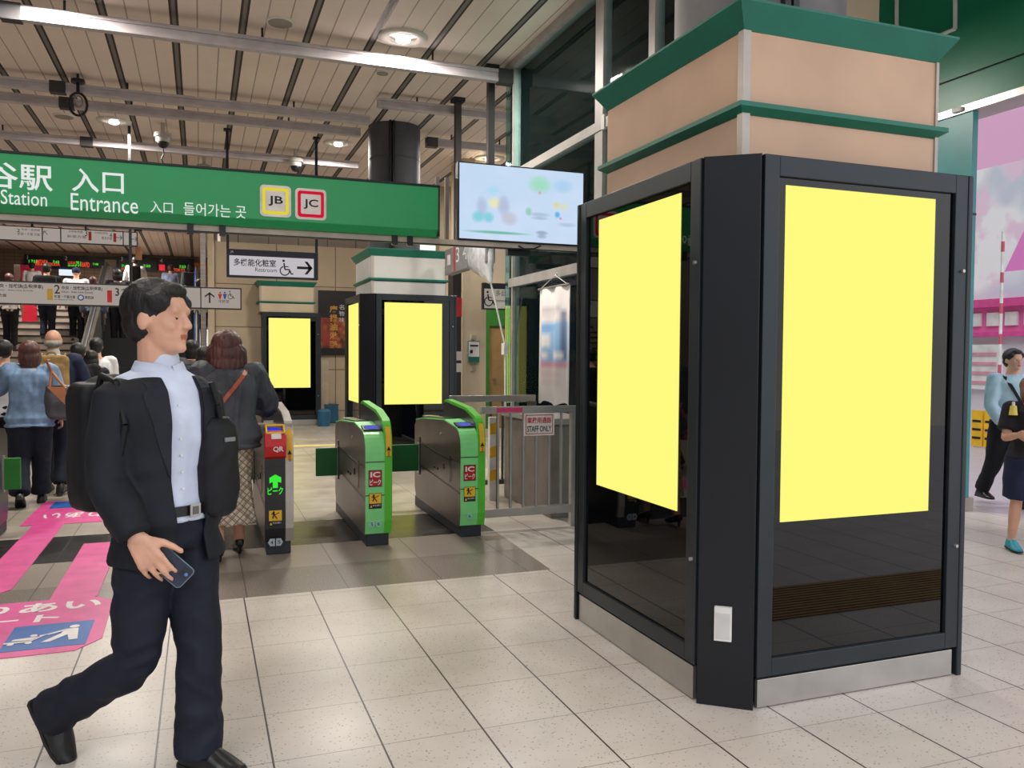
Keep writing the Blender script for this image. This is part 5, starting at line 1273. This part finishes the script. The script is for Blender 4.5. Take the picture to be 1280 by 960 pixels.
    if bottom:
        bm = bmesh.new(); g = bottom.get('g', .014); typ = bottom.get('type', 'trousers'); P = V(J['pel']); N = V(J['neck'])
        rr_ = [elring(bm, P-UPV*.10*k, rp, fp_, .15*k+g, .105*k+g, 24, 2.2), elring(bm, P-UPV*.02*k, rp, fp_, .168*k+g, .118*k+g, 24, 2.3), elring(bm, P.lerp(N, .12), rp, fp_, .155*k+g*.8, .108*k+g*.8, 24, 2.3), elring(bm, P.lerp(N, .14), rp, fp_, .15*k+g*.6, .104*k+g*.6, 24, 2.3)]
        skin_rings(bm, rr_)
        if typ == 'trousers' or typ == 'shorts':
            for a in ('l', 'r'):
                Hh, K, A = V(J['h'+a]), V(J['k'+a]), V(J['a'+a]); e = bottom.get('len', .97); cu = bottom.get('cuff', .066)*k
                if typ == 'shorts': flat_tube(bm, [Hh, Hh.lerp(K, .5), Hh.lerp(K, .9)], [.088*k+g, .085*k+g, .08*k+g])
                else: flat_tube(bm, [Hh+UPV*.02, Hh.lerp(K, .5), K, K.lerp(A, .5), K.lerp(A, e)], [.088*k+g, .078*k+g, .060*k+g, (.052*k+g+cu)/2, cu+g*.3])
            wr = bottom.get('wr', (.006, (7, 7, 9)))
        else:
            z1 = bottom.get('z', .25)*k; kc = (V(J['al'])+V(J['ar']))/2; c1 = V((kc.x, kc.y, z1)); c0 = P
            rings = []
            for t_, a, b_ in ((0, .17, .12), (.25, .172, .14), (.5, .165, .15), (.75, .18, .17), (1, .2, .2)):
                rings.append(elring(bm, c0.lerp(c1, t_), rp, fp_, a*k*bottom.get('w', 1), b_*k*bottom.get('w', 1), 30, 2.1))
            skin_rings(bm, rings); wr = (.012, (9, 9, 1.2))
        put('skirt' if typ == 'skirt' else ('shorts' if typ == 'shorts' else 'trousers'), remeshed(bm, max(vox, .009) if lod else .02, 3, wr if lod else None), root, bottom['m'])
    if shoe and lod:
        for a in ('l', 'r'): add_shoe(root, J['a'+a], J['y'+a], J['p'+a], k, shoe[1], shoe[0])
    return root, J, hd

def blob_thing(name, lab, cat, group, m_, fn, vox=.01, wr=None, sm=2, loc=(0, 0, 0), rotz=0, single=False):
    bm = bmesh.new(); fn(bm); me = remeshed(bm, vox, sm, wr); me.name = name; me.materials.clear(); me.materials.append(m_)
    o = bpy.data.objects.new(name, me); COL.objects.link(o); o.location = loc; o.rotation_euler = (0, 0, rotz); tag(o, lab, cat, group); return o
def rbox(bm, c, r, R=None, p=5):
    """rounded box as a superelliptic stack"""
    c = V(c); R = R or Matrix.Identity(3); rings = []
    for t in (-1, -.93, -.75, 0, .75, .93, 1):
        s = {1: .8, .93: .93, .75: 1, 0: 1}[abs(t)]
        rings.append(elring(bm, c+R@V((0, 0, r[2]*t)), R@V((1, 0, 0)), R@V((0, 1, 0)), r[0]*s, r[1]*s, 28, p))
    skin_rings(bm, rings)

from mathutils.bvhtree import BVHTree
# ---------------------------------------------------------------- the man in the dark suit
ml = V((-.13, 3.22, 0))
def W_(px_, py_, y_): p = PY(px_, py_, y_); return V(p)-ml
SUIT = cloth('dark_suit', (30, 33, 40), .7, .15); SUITP = cloth('dark_suit_trousers', (27, 31, 44), .7, .15); SHIRT = cloth('pale_blue_shirt', (206, 216, 236), .7, .1, .05)
al = G(247, 955); toe_dir = (G(306, 968)-G(232, 952)); yl = math.atan2(toe_dir.y, toe_dir.x)-PI/2
JM = dict(pel=W_(208, 645, 3.23), neck=W_(198, 462, 3.22), head=W_(200, 402, 3.2),
          hl=W_(232, 668, 3.27), kl=W_(248, 800, 3.18), al=W_(249, 928, 3.16), hr=W_(186, 668, 3.18), kr=W_(166, 828, 3.16), ar=W_(74, 886, 3.4),
          sl=W_(252, 500, 3.33), el=W_(262, 600, 3.36), wl=W_(246, 655, 3.27), sr=W_(146, 500, 3.13), er=W_(133, 598, 3.08), wr=W_(170, 672, 2.98),
          fp=V((.62, -.78, 0)), fc=V((.52, -.85, 0)), fh=V((.86, -.51, 0)), pl=0.0, pr=-1.0, yl=yl, yr=math.atan2(-.55, .83)-PI/2, hp=0, hs=1.09)
JM['al'].z = .085
pw = JM['wr']; hdn = V((.30, -.10, -1)).normalized()
hdn = (W_(205, 728, 2.95)-W_(170, 672, 2.98)).normalized()
man, JM, mhd = person('man in dark suit and pale blue shirt striding past with phone', None, ml, 0, 1.76, 'short', HAIRB, None,
    dict(m=SUIT, g=.032, hem=-.28, flare=1.06, gs=.018, open=(-.06, .06, -.07, .055), under=SHIRT, ug=.02, name='jacket', wr=(.006, (6, 6, 4)), cuff=.9),
    dict(m=SUITP, g=.012, cuff=.078, wr=(.008, (7, 7, 10)), len=1.08), ('shoe', SHOEB), vox=.0065, J=JM,
    handspec={'r': (hdn, V((.25, .95, -.1)), V((1, -.2, .3)), (10, 20, 14), 1.1), 'l': (V((-.3, -.2, -1)), V((-1, 0, 0)), V((0, -1, 0)), (40, 50, 30), 1.0)})
# shirt collar, belt and buckle
P_, N_ = V(JM['pel']), V(JM['neck'])
fcv = V(JM['fc']).normalized(); rcv = fcv.cross(V((0, 0, 1)))
b = MB(); n = 26; a0 = []
for j, (z, r, rf) in enumerate(((-.02, .088, .0), (.034, .073, .0), (.034, .081, 0), (-.012, .1, 0))):
    for i in range(n):
        e_ = min(i, n-1-i); gap_ = 5 if j in (1, 2) else 12; t_ = math.radians(90+gap_+(360-2*gap_)*i/(n-1)); dz = (-.032*math.exp(-e_/2.2) if j in (0, 3) else -.02*math.exp(-e_/3.5))
        p = N_+rcv*(r*math.cos(t_))+fcv*(r*.92*math.sin(t_)+.006)+V((0, 0, z+dz)); a0.append(p)
b.add(a0, [(j*n+i, j*n+i+1, ((j+1) % 4)*n+i+1, ((j+1) % 4)*n+i) for j in range(4) for i in range(n-1)], SHIRT, True); b.build('collar', man, (0, 0, 0))
fpv = V(JM['fp']).normalized(); rpv = fpv.cross(V((0, 0, 1)))
b = MB(); n = 40; vv = []; cb = P_.lerp(N_, .07)
for z, g_ in ((-.018, .0), (.018, .0), (.018, .006), (-.018, .006)):
    for i in range(n): t_ = 2*PI*i/n; vv.append(cb+rpv*((.166*1.035+.02+g_)*math.cos(t_))+fpv*((.116*1.035+.02+g_)*math.sin(t_))+V((0, 0, z)))
b.add(vv, [(j*n+i, j*n+(i+1) % n, ((j+1) % 4)*n+(i+1) % n, ((j+1) % 4)*n+i) for j in range(4) for i in range(n)], BLACK); bo = b.build('belt', man, (0, 0, 0))
bc = cb+fpv*.152+rpv*-.005; b = MB(); b.prism([bc+rpv*u*.021+V((0, 0, v*.022)) for u, v in ((-1, -1), (1, -1), (1, 1), (-1, 1))], fpv*.005, STEEL2); b.prism([bc+fpv*.005+rpv*u*.012+V((0, 0, v*.014)) for u, v in ((-1, -1), (1, -1), (1, 1), (-1, 1))], fpv*.002, mat('buckle_inner', (90, 88, 88), .4)); b.build('buckle', bo, (0, 0, 0), label='silver belt buckle')
b = MB()
for q in range(6):
    c_ = P_.lerp(N_, .22+.11*q); b.cyl(c_+fcv*.138+rcv*.012, c_+fcv*.146+rcv*.012, .0045, .0045, WHITE, 8)
b.build('shirt_button', man, (0, 0, 0))
# lapels folded back along the jacket opening
_jk = [o for o in man.children if o.name.startswith('jacket')][0].data
_bj = BVHTree.FromPolygons([v.co.copy() for v in _jk.vertices], [list(p.vertices) for p in _jk.polygons])
fdir = (V(JM['fp'])+V(JM['fc'])).normalized()
for sgn, x0_, x1_ in ((-1, -.06, -.07), (1, .06, .055)):
    vv = []; ok = 0
    for i in range(22):
        t_ = .3+.68*i/21; base = P_.lerp(N_, t_)+(rpv*x0_).lerp(rcv*x1_, t_); wd_ = .075*min(1, max(0, (t_-.3)/.5))**.8*(1 if t_ < .86 else .75)
        row = []
        for off_ in (.004, .004+wd_+.002):
            q_ = base+rcv*(sgn*off_); h_ = _bj.ray_cast(q_+fdir*.6, -fdir)
            row.append(h_[0]+fdir*(.007 if off_ < .01 else .004) if h_[0] is not None else None)
        if None not in row and row[0].z-row[1].z < .1: vv += row+[row[0]-fdir*.006, row[1]-fdir*.012]; ok += 1
    if ok > 3:
        b = MB(); fs = []
        for i in range(ok-1):
            a_, c_ = i*4, i*4+4; fs += [(a_, a_+1, c_+1, c_), (a_+2, c_+2, c_+3, a_+3), (a_, c_, c_+2, a_+2), (a_+1, a_+3, c_+3, c_+1)]
        fs += [(0, 2, 3, 1), (ok*4-4, ok*4-3, ok*4-1, ok*4-2)]
        b.add(vv, fs, mat('lapel_cloth', (36, 39, 47), .7, 0, .1, 9, .15, 350, spec=.25)); b.build('lapel', man, (0, 0, 0))
# phone in his right hand
wp = ml+V(JM['wr']); c0 = W_(212, 707, 3.0)+ml; dx_ = (PY(232, 724, 2.95)-PY(192, 690, 2.95)).normalized(); dn = V((.15, -1, 0)); dn = (dn-dx_*dn.dot(dx_)).normalized(); dw = dx_.cross(dn)
ph = thing('smartphone', 'dark smartphone in a clear case held by the striding man', 'phone', c0)
def rrect(c, u, v, hw, hh, r):
    out = []
    for cx, cy, a0 in ((hw-r, hh-r, 0), (-hw+r, hh-r, 90), (-hw+r, -hh+r, 180), (hw-r, -hh+r, 270)):
        for q in range(6): a = math.radians(a0+q*18); out.append(c+u*(cx+r*math.cos(a))+v*(cy+r*math.sin(a)))
    return out
b = MB(); b.prism(rrect(c0, dx_, dw, .075, .037, .012), dn*-.008, mat('phone_back', (30, 42, 66), .25)); b.build('body', ph, c0, .002)
b = MB(); b.prism(rrect(c0, dx_, dw, .078, .040, .014), dn*-.0085, mat('phone_case', (86, 100, 110), .2)); 
b = MB(); lc = c0+dx_*.055+dw*-.012; b.prism(rrect(lc, dx_, dw, .016, .018, .006), dn*.002, mat('phone_camera_block', (22, 30, 46), .15)); b.cyl(lc+dx_*.006+dn*.002, lc+dx_*.006+dn*.004, .006, .006, mat('phone_lens', (90, 120, 190), .1), 14); b.cyl(lc-dx_*.007+dn*.002, lc-dx_*.007+dn*.004, .005, .005, BLACK, 14); b.build('camera_block', ph, c0)
b = MB(); ed = rrect(c0-dn*.004, dx_, dw, .0762, .0382, .013); b.tube(ed+[ed[0]], .0028, mat('case_edge', (110, 128, 140), .2), 6); b.build('case_edge', ph, c0, label='translucent grey case rim')
# backpack
BK = cloth('black_nylon', (24, 26, 31), .5, .2)
fb_ = V(JM['fc']).normalized(); Rb = Matrix((fb_.cross(V((0, 0, 1))), fb_, V((0, 0, 1)))).transposed()
bc = ml+P_.lerp(N_, .47)-fb_*.235+Rb@V((.06, 0, 0))
def bpk(bm): rbox(bm, (0, 0, 0), (.15, .085, .23)); rbox(bm, (0, -.075, -.05), (.12, .045, .14)); ellip(bm, (0, 0, .2), (.12, .07, .06))
bp = thing('backpack', 'black backpack worn on the striding man in the dark suit', 'backpack', bc, math.atan2(-fb_.x, fb_.y), world=False)
bm = bmesh.new(); bpk(bm); put('bag_body', remeshed(bm, .009, 3, (.004, (8, 8, 8))), bp, BK)
for s_ in (-1, 1):
    b = MB(); b.tube([(s_*.09, .07, .2), (s_*.11, .14, .26), (s_*.125, .27, .24), (s_*.13, .34, .1), (s_*.14, .3, -.06), (s_*.12, .1, -.16)], .012, BK, 8); b.build('shoulder_strap', bp)
b = MB(); b.box(-.012, .012, -.124, -.12, -.1, .1, STEEL); b.build('zipper', bp)

bc = W_(271, 580, 3.2)+ml; fb_ = V(JM['fp']).normalized()
sb2 = thing('side_bag', 'rounded black bag hanging at the far side of the man in the dark suit', 'bag', bc, math.atan2(-fb_.x, fb_.y), world=False)
bm = bmesh.new(); rings = [elring(bm, V((0, 0, z)), V((1, 0, 0)), V((0, 1, 0)), a, b_, 26, 3) for z, a, b_ in ((-.19, .035, .03), (-.17, .065, .045), (-.1, .08, .055), (.05, .078, .055), (.14, .066, .045), (.17, .04, .03))]; skin_rings(bm, rings)
put('bag_body', remeshed(bm, .008, 3, (.004, (8, 8, 8))), sb2, BK)
b = MB(); b.box(-.035, .01, .054, .059, .085, .1, mat('reflective_tab', (120, 124, 128), .3)); b.build('tab', sb2, (0, 0, 0), label='pale reflective tab')
b = MB(); b.tube([(.0, .02, .15), (.02, .03, .22), (.04, .02, .3)], .01, BK, 8); b.build('strap', sb2, (0, 0, 0))

# ---------------------------------------------------------------- woman at the gate
def plaid():
    t = NT('plaid_wool'); pos, x, y, z = t.ocoord()
    tc = t.n('ShaderNodeTexCoord')
    u = t.math('ADD', t.math('MULTIPLY', z, .8), t.math('MULTIPLY', x, .75)); v = t.math('SUBTRACT', t.math('MULTIPLY', z, .8), t.math('MULTIPLY', x, .75))
    l = t.math('MAXIMUM', t.line(u, .042, 0, .009), t.line(v, .042, 0, .009)); l2 = t.math('MAXIMUM', t.line(u, .084, .012, .005), t.line(v, .084, .012, .005))
    c = t.mix(t.math('MULTIPLY', l, .75), (196, 180, 160), (84, 66, 58)); c = t.mix(t.math('MULTIPLY', l2, .8), c, (60, 48, 46))
    t.put(t.b.inputs['Base Color'], c); t.put(t.b.inputs['Roughness'], .8); return t.m
CHAR = cloth('charcoal_blouse', (72, 74, 82), .6, .15)
wl_ = V((.19, 6.42, 0))
wm, JW, whd = person('woman with wavy brown hair, charcoal blouse and plaid skirt tapping at the gate', None, wl_, math.radians(4), 1.68, 'wavy', HAIRBR, None,
    dict(m=CHAR, g=.05, hem=-.14, flare=1.12, gs=.034, name='blouse', wr=(.016, (15, 15, 1.6)), cuff=1.3), dict(m=plaid(), type='skirt', z=.27, w=1.0), ('heel', SHOEB),
    lleg=(-6, 12), rleg=(10, 5), larm=(8, 40, 14), rarm=(28, 48, 26), lean=4, headyaw=-10, female=True, vox=.008)
# cross body strap across her back
b = MB(); LEA = mat('tan_leather', (176, 84, 58), .45)
kk = 1.63/1.7; N_ = V(JW['neck']); P_ = V(JW['pel'])
from mathutils.bvhtree import BVHTree
_bl = [o for o in wm.children if o.name.startswith('blouse')][0].data
_bv = BVHTree.FromPolygons([v.co.copy() for v in _bl.vertices], [list(p.vertices) for p in _bl.polygons])
pts = [N_+V((.10, .03, .0))]
for t_ in range(15):
    q_ = V((.12-.34*t_/14, -.8, N_.z-.03-.43*t_/14)); h_ = _bv.ray_cast(q_, V((0, 1, 0)))
    if h_[0] is not None: pts.append(h_[0]+V((0, -.006, 0)))
for p, q in zip(pts, pts[1:]): b.bar(p, q, .028, .006, LEA, (0, -1, 0.2))
sb_ = thing('shoulder_bag', 'tan leather crossbody bag worn by the woman with wavy hair', 'bag', wl_, math.radians(4), world=False); b.build('strap', sb_)
b = MB(); p = pts[11]+V((0, .005, 0)); b.tube([p+V((-.02, -.012, .02)), p+V((.015, -.012, .03)), p+V((.03, -.012, .0)), p+V((-.005, -.012, -.01)), p+V((-.02, -.012, .02))], .004, STEEL2); b.build('buckle', sb_)
bm = bmesh.new(); rbox(bm, N_+V((-.24, .03, -.56)), (.05, .12, .09)); put('bag_body', remeshed(bm, .008, 2), sb_, LEA)

# ---------------------------------------------------------------- queue walking to the stairs
DEN = cloth('light_denim', (116, 142, 172), .75, .3, .18); NAVYT = cloth('navy_trousers', (28, 34, 46)); NAVYJ = cloth('navy_jacket', (34, 42, 66)); WHS = cloth('white_shirt', (214, 214, 218), .7, .1, .04); BLK = cloth('black_cloth', (26, 26, 30))
def at_feet(px_, py_): return G(px_, py_)
dl = V((-1.56, 9.25, 0))
dw_, JD, dhd = person('woman in light denim shirt and dark trousers seen from behind', None, dl, math.radians(6), 1.62, 'bob', HAIRBR, None,
    dict(m=DEN, g=.045, hem=-.16, flare=1.12, gs=.035, name='denim_shirt', wr=(.012, (10, 10, 3))), dict(m=NAVYT, g=.03, cuff=.085), ('shoe', SHOEB),
    lleg=(-4, 28), rleg=(8, 2), larm=(45, 105, 28), rarm=(4, 20, 18), female=True, vox=.011)
t_ = thing('tote_bag', 'grey tote bag with tan straps on the shoulder of the woman in denim', 'bag', dl+V((.26, -.06, .86)), 0.1, world=False)
bm = bmesh.new(); rings = [elring(bm, V((0, 0, z)), V((1, 0, 0)), V((0, 1, 0)), a, b_, 24, 3) for z, a, b_ in ((-.02, .08, .05), (0, .12, .07), (.15, .13, .075), (.3, .12, .05), (.31, .11, .03))]; skin_rings(bm, rings)
put('bag_body', remeshed(bm, .01, 2, (.006, (8, 8, 5))), t_, mat('grey_leather', (74, 76, 80), .3))
b = MB(); TAN = mat('tan_strap', (196, 128, 88), .5)
for s_ in (-1, 1): b.tube([(s_*.07-.01, -.05, .28), (-.06, -.05, .45), (-.1, -.06, .55), (-.08, .05, .56)], .012, TAN, 8)
b.prism([(-.1, -.07, .3), (.05, -.085, .3), (.13, -.09, .04)], (0, -.006, 0), TAN); b.build('strap', t_)
bl = V((PY(66, 430, 9.95).x, 9.95, 0))
person('grey balding man in navy jacket carrying a tan backpack', None, bl, 0, 1.75, 'bald', HAIRG, mat('skin_older', (196, 146, 122), .5), dict(m=NAVYJ, g=.035, hem=-.2, gs=.03, name='jacket', collar=1, under=WHS, ug=.012), dict(m=NAVYT, g=.02),
    lleg=(10, 4), rleg=(-8, 14), larm=(10, 30, 16), rarm=(20, 70, 20), vox=.012)
TB = cloth('tan_canvas', (150, 120, 74), .7, .3)
b_p = thing('backpack', 'tan canvas backpack on the grey balding man', 'backpack', bl+V((.02, -.22, 1.23)), 0, world=False)
bm = bmesh.new(); rbox(bm, (0, 0, 0), (.16, .075, .235)); rbox(bm, (0, -.06, -.03), (.13, .03, .17)); put('bag_body', remeshed(bm, .01, 2, (.004, (8, 8, 8))), b_p, TB)
b = MB(); b.tube([(-.05, -.03, .23), (-.03, -.03, .265), (.03, -.03, .265), (.05, -.03, .23)], .01, TB); b.build('handle', b_p)
b = MB(); b.box(-.004, .004, -.094, -.09, -.18, .1, BLACK); b.build('zipper', b_p)
for s_ in (-1, 1): b = MB(); b.tube([(s_*.1, .05, .2), (s_*.11, .12, .25), (s_*.11, .2, .24), (s_*.115, .3, .1)], .012, TB); b.build('shoulder_strap', b_p)
def queue(px_, py_, y_, lab, H=1.66, **kw):
    """someone on the level floor whose head top shows at px, py"""
    p = PY(px_, py_, y_); return person(lab, None, V((p.x, y_, 0)), kw.pop('yaw', 0), min(max(p.z, 1.45), 1.85), **kw)
queue(4, 424, 10.3, 'person in white shirt at the picture edge beyond the left gate', hair='short', top=dict(m=WHS), bottom=dict(m=BLK), vox=.013, lleg=(12, 6), rleg=(-10, 10))
queue(97, 429, 11.0, 'dark haired person in black behind the balding man', hair='short', top=dict(m=BLK, g=.03), bottom=dict(m=BLK), vox=.013, larm=(30, 60, 10))
queue(113, 437, 11.9, 'short person in dark coat walking toward the escalator', hair='bob', hairm=HAIRB, top=dict(m=cloth('dark_coat', (34, 34, 44)), g=.04, hem=-.4), bottom=dict(m=BLK), vox=.013, female=True)
queue(119, 420, 12.9, 'person in white top bowing the head near the escalator foot', hair='short', top=dict(m=WHS, g=.03), bottom=dict(m=BLK), vox=.013, lean=14, headpitch=-25)
queue(256, 432, 10.2, 'dark haired person in navy jacket between the man and the woman with wavy hair', hair='bob', hairm=HAIRB, top=dict(m=NAVYJ, g=.035), bottom=dict(m=BLK), vox=.013)
queue(240, 424, 12.6, 'person in grey coat standing at the escalator behind the striding man', hair='bob', hairm=HAIRB, top=dict(m=cloth('mid_grey_coat', (84, 82, 84)), g=.04, hem=-.3), bottom=dict(m=BLK), vox=.013, female=True)

# people on the stairs and above, placed by where their feet meet the steps
def on_stairs(px_, py_, H, lab, **kw):
    best = None; y = 17.3
    while y < 30:
        p = PY(px_, py_, y); e = abs(p.z-H-stair_z(y))
        if best is None or e < best[0]: best = (e, y, p.x)
        y += .02
    _, y, x = best
    ln = kw.pop('lod', 1)
    return person(lab, None, V((x, y, stair_z(y))), kw.pop('yaw', 0), H, vox=.016, lod=ln, **kw)
on_stairs(11, 342, 1.6, 'person with brown hair and pale top at the left end of the stairs', hair='short', hairm=HAIRBR, top=dict(m=cloth('pale_top', (196, 184, 176)), sleeve=.5), bottom=dict(m=BLK), lleg=(25, 30), rleg=(0, 0))
on_stairs(40, 328, 1.68, 'person in white with a navy backpack climbing in front of the vending machine', hair='short', top=dict(m=WHS), bottom=dict(m=BLK))
o_ = on_stairs(58, 329, 1.72, 'person in black jacket with large black bag climbing the stairs', hair='short', top=dict(m=BLK, g=.04), bottom=dict(m=NAVYT), lleg=(25, 40), rleg=(0, 0))
def back_bag(pers, m_, lab, sx_=.17, sz_=.23):
    r = pers[0]; N_ = V(pers[1]['neck']); c = V(r.location)+N_+V((0, -.2, -.24))
    bm = bmesh.new(); rbox(bm, (0, 0, 0), (sx_, .09, sz_)); me = remeshed(bm, .018, 2); o = bpy.data.objects.new('backpack', me); COL.objects.link(o); me.materials.clear(); me.materials.append(m_); o.location = c; tag(o, lab, 'backpack')
back_bag(o_, BLK, 'large black backpack on the person climbing in black', .22, .24)
on_stairs(95, 334, 1.66, 'person in white shirt wearing a navy cap on the stairs', hair='cap', hairm=NAVYJ, top=dict(m=WHS, g=.03), bottom=dict(m=BLK), lleg=(20, 30), rleg=(0, 0))
on_stairs(116, 347, 1.6, 'person with brown hair low behind the platform sign', hair='short', hairm=HAIRBR, top=dict(m=cloth('grey_blue', (96, 108, 130))), bottom=dict(m=BLK))
on_stairs(147, 336, 1.66, 'person in dark clothes above the sign left of the white shirt', hair='bob', hairm=HAIRB, top=dict(m=BLK, g=.03), bottom=dict(m=BLK))
o_ = on_stairs(169, 321, 1.76, 'person in white shirt with black backpack at the top of the stairs', hair='short', top=dict(m=WHS, g=.03), bottom=dict(m=NAVYT), larm=(5, 10, 16), rarm=(5, 10, 16))
back_bag(o_, BLK, 'black backpack on the person in white at the top of the stairs', .16, .24)
on_stairs(213, 331, 1.7, 'person in grey blue shirt riding up above the man in the suit', hair='short', hairm=HAIRBR, top=dict(m=cloth('grey_blue_shirt', (130, 140, 170)), g=.03), bottom=dict(m=BLK))
o_ = on_stairs(238, 329, 1.72, 'person with dark hair and bulky black bag near the escalator top', hair='bob', hairm=HAIRB, top=dict(m=cloth('grey_green', (96, 110, 108)), g=.03), bottom=dict(m=BLK))
back_bag(o_, BLK, 'bulky black bag on the person near the escalator top', .2, .2)
on_stairs(249, 347, 1.6, 'person in pale top lowest by the cream wall edge', hair='short', top=dict(m=cloth('pale_top', (196, 184, 176))), bottom=dict(m=BLK))

# ---------------------------------------------------------------- people outside on the right
LB = cloth('light_blue_shirt', (176, 206, 218), .7, .1, .05)
ra = G(1259, 633); ra.z = 0
p = PX(1256, 434, ra.x)
pm = person('man in light blue shirt with a dark crossbody strap outside', None, ra, math.radians(165), p.z, 'short', HAIRB, None, dict(m=LB, g=.026, hem=-.05, name='shirt', collar=1), dict(m=BLK, g=.025), ('shoe', SHOEB), lleg=(14, 6), rleg=(-14, 16), larm=(-10, 20, 14), rarm=(14, 30, 16), vox=.011)
N_ = V(pm[1]['neck'])
b = MB(); pts = [N_+V((.11, -.05, .0)), N_+V((.12, .06, -.02)), N_+V((.10, .14, -.12)), N_+V((.0, .165, -.3)), N_+V((-.12, .14, -.46))]
for p_, q_ in zip(pts, pts[1:]): b.bar(p_, q_, .03, .008, BLK, (0, 1, 0))
ss = thing('shoulder_strap', 'dark strap across the man in light blue shirt', 'strap', ra, math.radians(165), world=False); b.build('strap_band', ss)
gl2 = G(1284, 692); gl2.z = 0; p = PX(1274, 466, gl2.x)
DK = cloth('black_tee', (36, 34, 40)); 
gp = person('person in black and red top looking down at a phone at the right edge', None, gl2, math.radians(150), p.z, 'bob', mat('hair_light_brown', (128, 88, 70), .5), None, dict(m=DK, g=.03, hem=-.08, sleeve=.75, name='tee'), dict(m=cloth('dark_blue_skirt', (34, 40, 66)), type='shorts', g=.03), ('shoe', mat('teal_trainer', (40, 150, 170), .5)),
    lleg=(8, 4), rleg=(-6, 8), larm=(12, 92, 14), rarm=(12, 88, 14), headpitch=-22, female=True, vox=.009)
N_ = V(gp[1]['neck']); P_ = V(gp[1]['pel'])
b = MB(); b.prism([P_.lerp(N_, t_)+V((s_*.08, .158, 0)) for t_, s_ in ((.3, -1), (.3, 1), (.85, 1), (.85, -1))], (0, .006, 0), cloth('red_print', (170, 36, 48))); b.build('front_print', gp[0], (0, 0, 0), label='red printed front panel')
b = MB(); b.tube([N_+V((.07, .02, .0)), N_+V((.08, .13, -.08)), N_+V((.03, .175, -.3)), N_+V((-.06, .13, -.08)), N_+V((-.07, .02, 0))], .006, REDM); b.build('lanyard', gp[0], (0, 0, 0), label='red neck cord')
w1_ = (V(gp[1]['wl'])+V(gp[1]['wr']))/2; R_ = Matrix.Rotation(math.radians(150), 3, 'Z')
pc = gl2+R_@(w1_+V((0, .1, .0)))
ph2 = thing('smartphone', 'small phone in the hands of the person at the right edge', 'phone', pc, math.radians(150), world=False); b = MB(); b.box(-.07, .07, -.035, .035, -.004, .004, mat('phone_case_grey', (120, 118, 112), .3)); b.build('case', ph2, (0, 0, 0), .003); b = MB(); b.box(-.064, .064, -.03, .03, .004, .005, GDARK); b.build('display', ph2, (0, 0, 0))
q = gl2+R_@(V(gp[1]['sr'])+V((.03, .1, -.05)))
b = MB(); b.cyl((q.x, q.y, q.z), (q.x, q.y, q.z+.07), .03, .022, mat('yellow_charm', (228, 206, 96), .6), 14); b.cyl((q.x, q.y, q.z+.07), (q.x, q.y, q.z+.1), .012, .01, WHITE, 10); tag(b.build('bag_charm'), 'small yellow bottle charm hanging on the person at the right edge', 'charm')

# ================================================================== LIGHT
w = bpy.data.worlds.new('world'); SC.world = w; w.use_nodes = True; nt_ = w.node_tree; bg = nt_.nodes['Background']
tc = nt_.nodes.new('ShaderNodeTexCoord'); sp_ = nt_.nodes.new('ShaderNodeSeparateXYZ'); nt_.links.new(tc.outputs['Generated'], sp_.inputs[0])
rp_ = nt_.nodes.new('ShaderNodeValToRGB'); nt_.links.new(sp_.outputs[2], rp_.inputs[0])
rp_.color_ramp.elements[0].position = .0; rp_.color_ramp.elements[0].color = lin((205, 200, 196)); rp_.color_ramp.elements[1].position = .35; rp_.color_ramp.elements[1].color = lin((235, 240, 250))
mr_ = nt_.nodes.new('ShaderNodeMapRange'); nt_.links.new(sp_.outputs[0], mr_.inputs[0]); mr_.inputs[1].default_value = -1; mr_.inputs[2].default_value = 1; mr_.inputs[3].default_value = .25; mr_.inputs[4].default_value = 1.3
mx_ = nt_.nodes.new('ShaderNodeMix'); mx_.data_type = 'RGBA'; mx_.blend_type = 'MULTIPLY'; mx_.inputs[0].default_value = 1; nt_.links.new(rp_.outputs[0], mx_.inputs[6]); nt_.links.new(mr_.outputs[0], mx_.inputs[7])
nt_.links.new(mx_.outputs[2], bg.inputs[0]); bg.inputs[1].default_value = 1.8
sun = bpy.data.lights.new('daylight_sun', 'SUN'); sun.energy = 1.1; sun.angle = .6; sun.color = (1, .97, .95); so_ = bpy.data.objects.new('daylight_sun', sun); COL.objects.link(so_)
so_.rotation_euler = V((-.75, .12, -.62)).to_track_quat('-Z', 'Y').to_euler(); so_.rotation_euler = V((.5, .6, -.75)).to_track_quat('-Z', 'Y').to_euler()
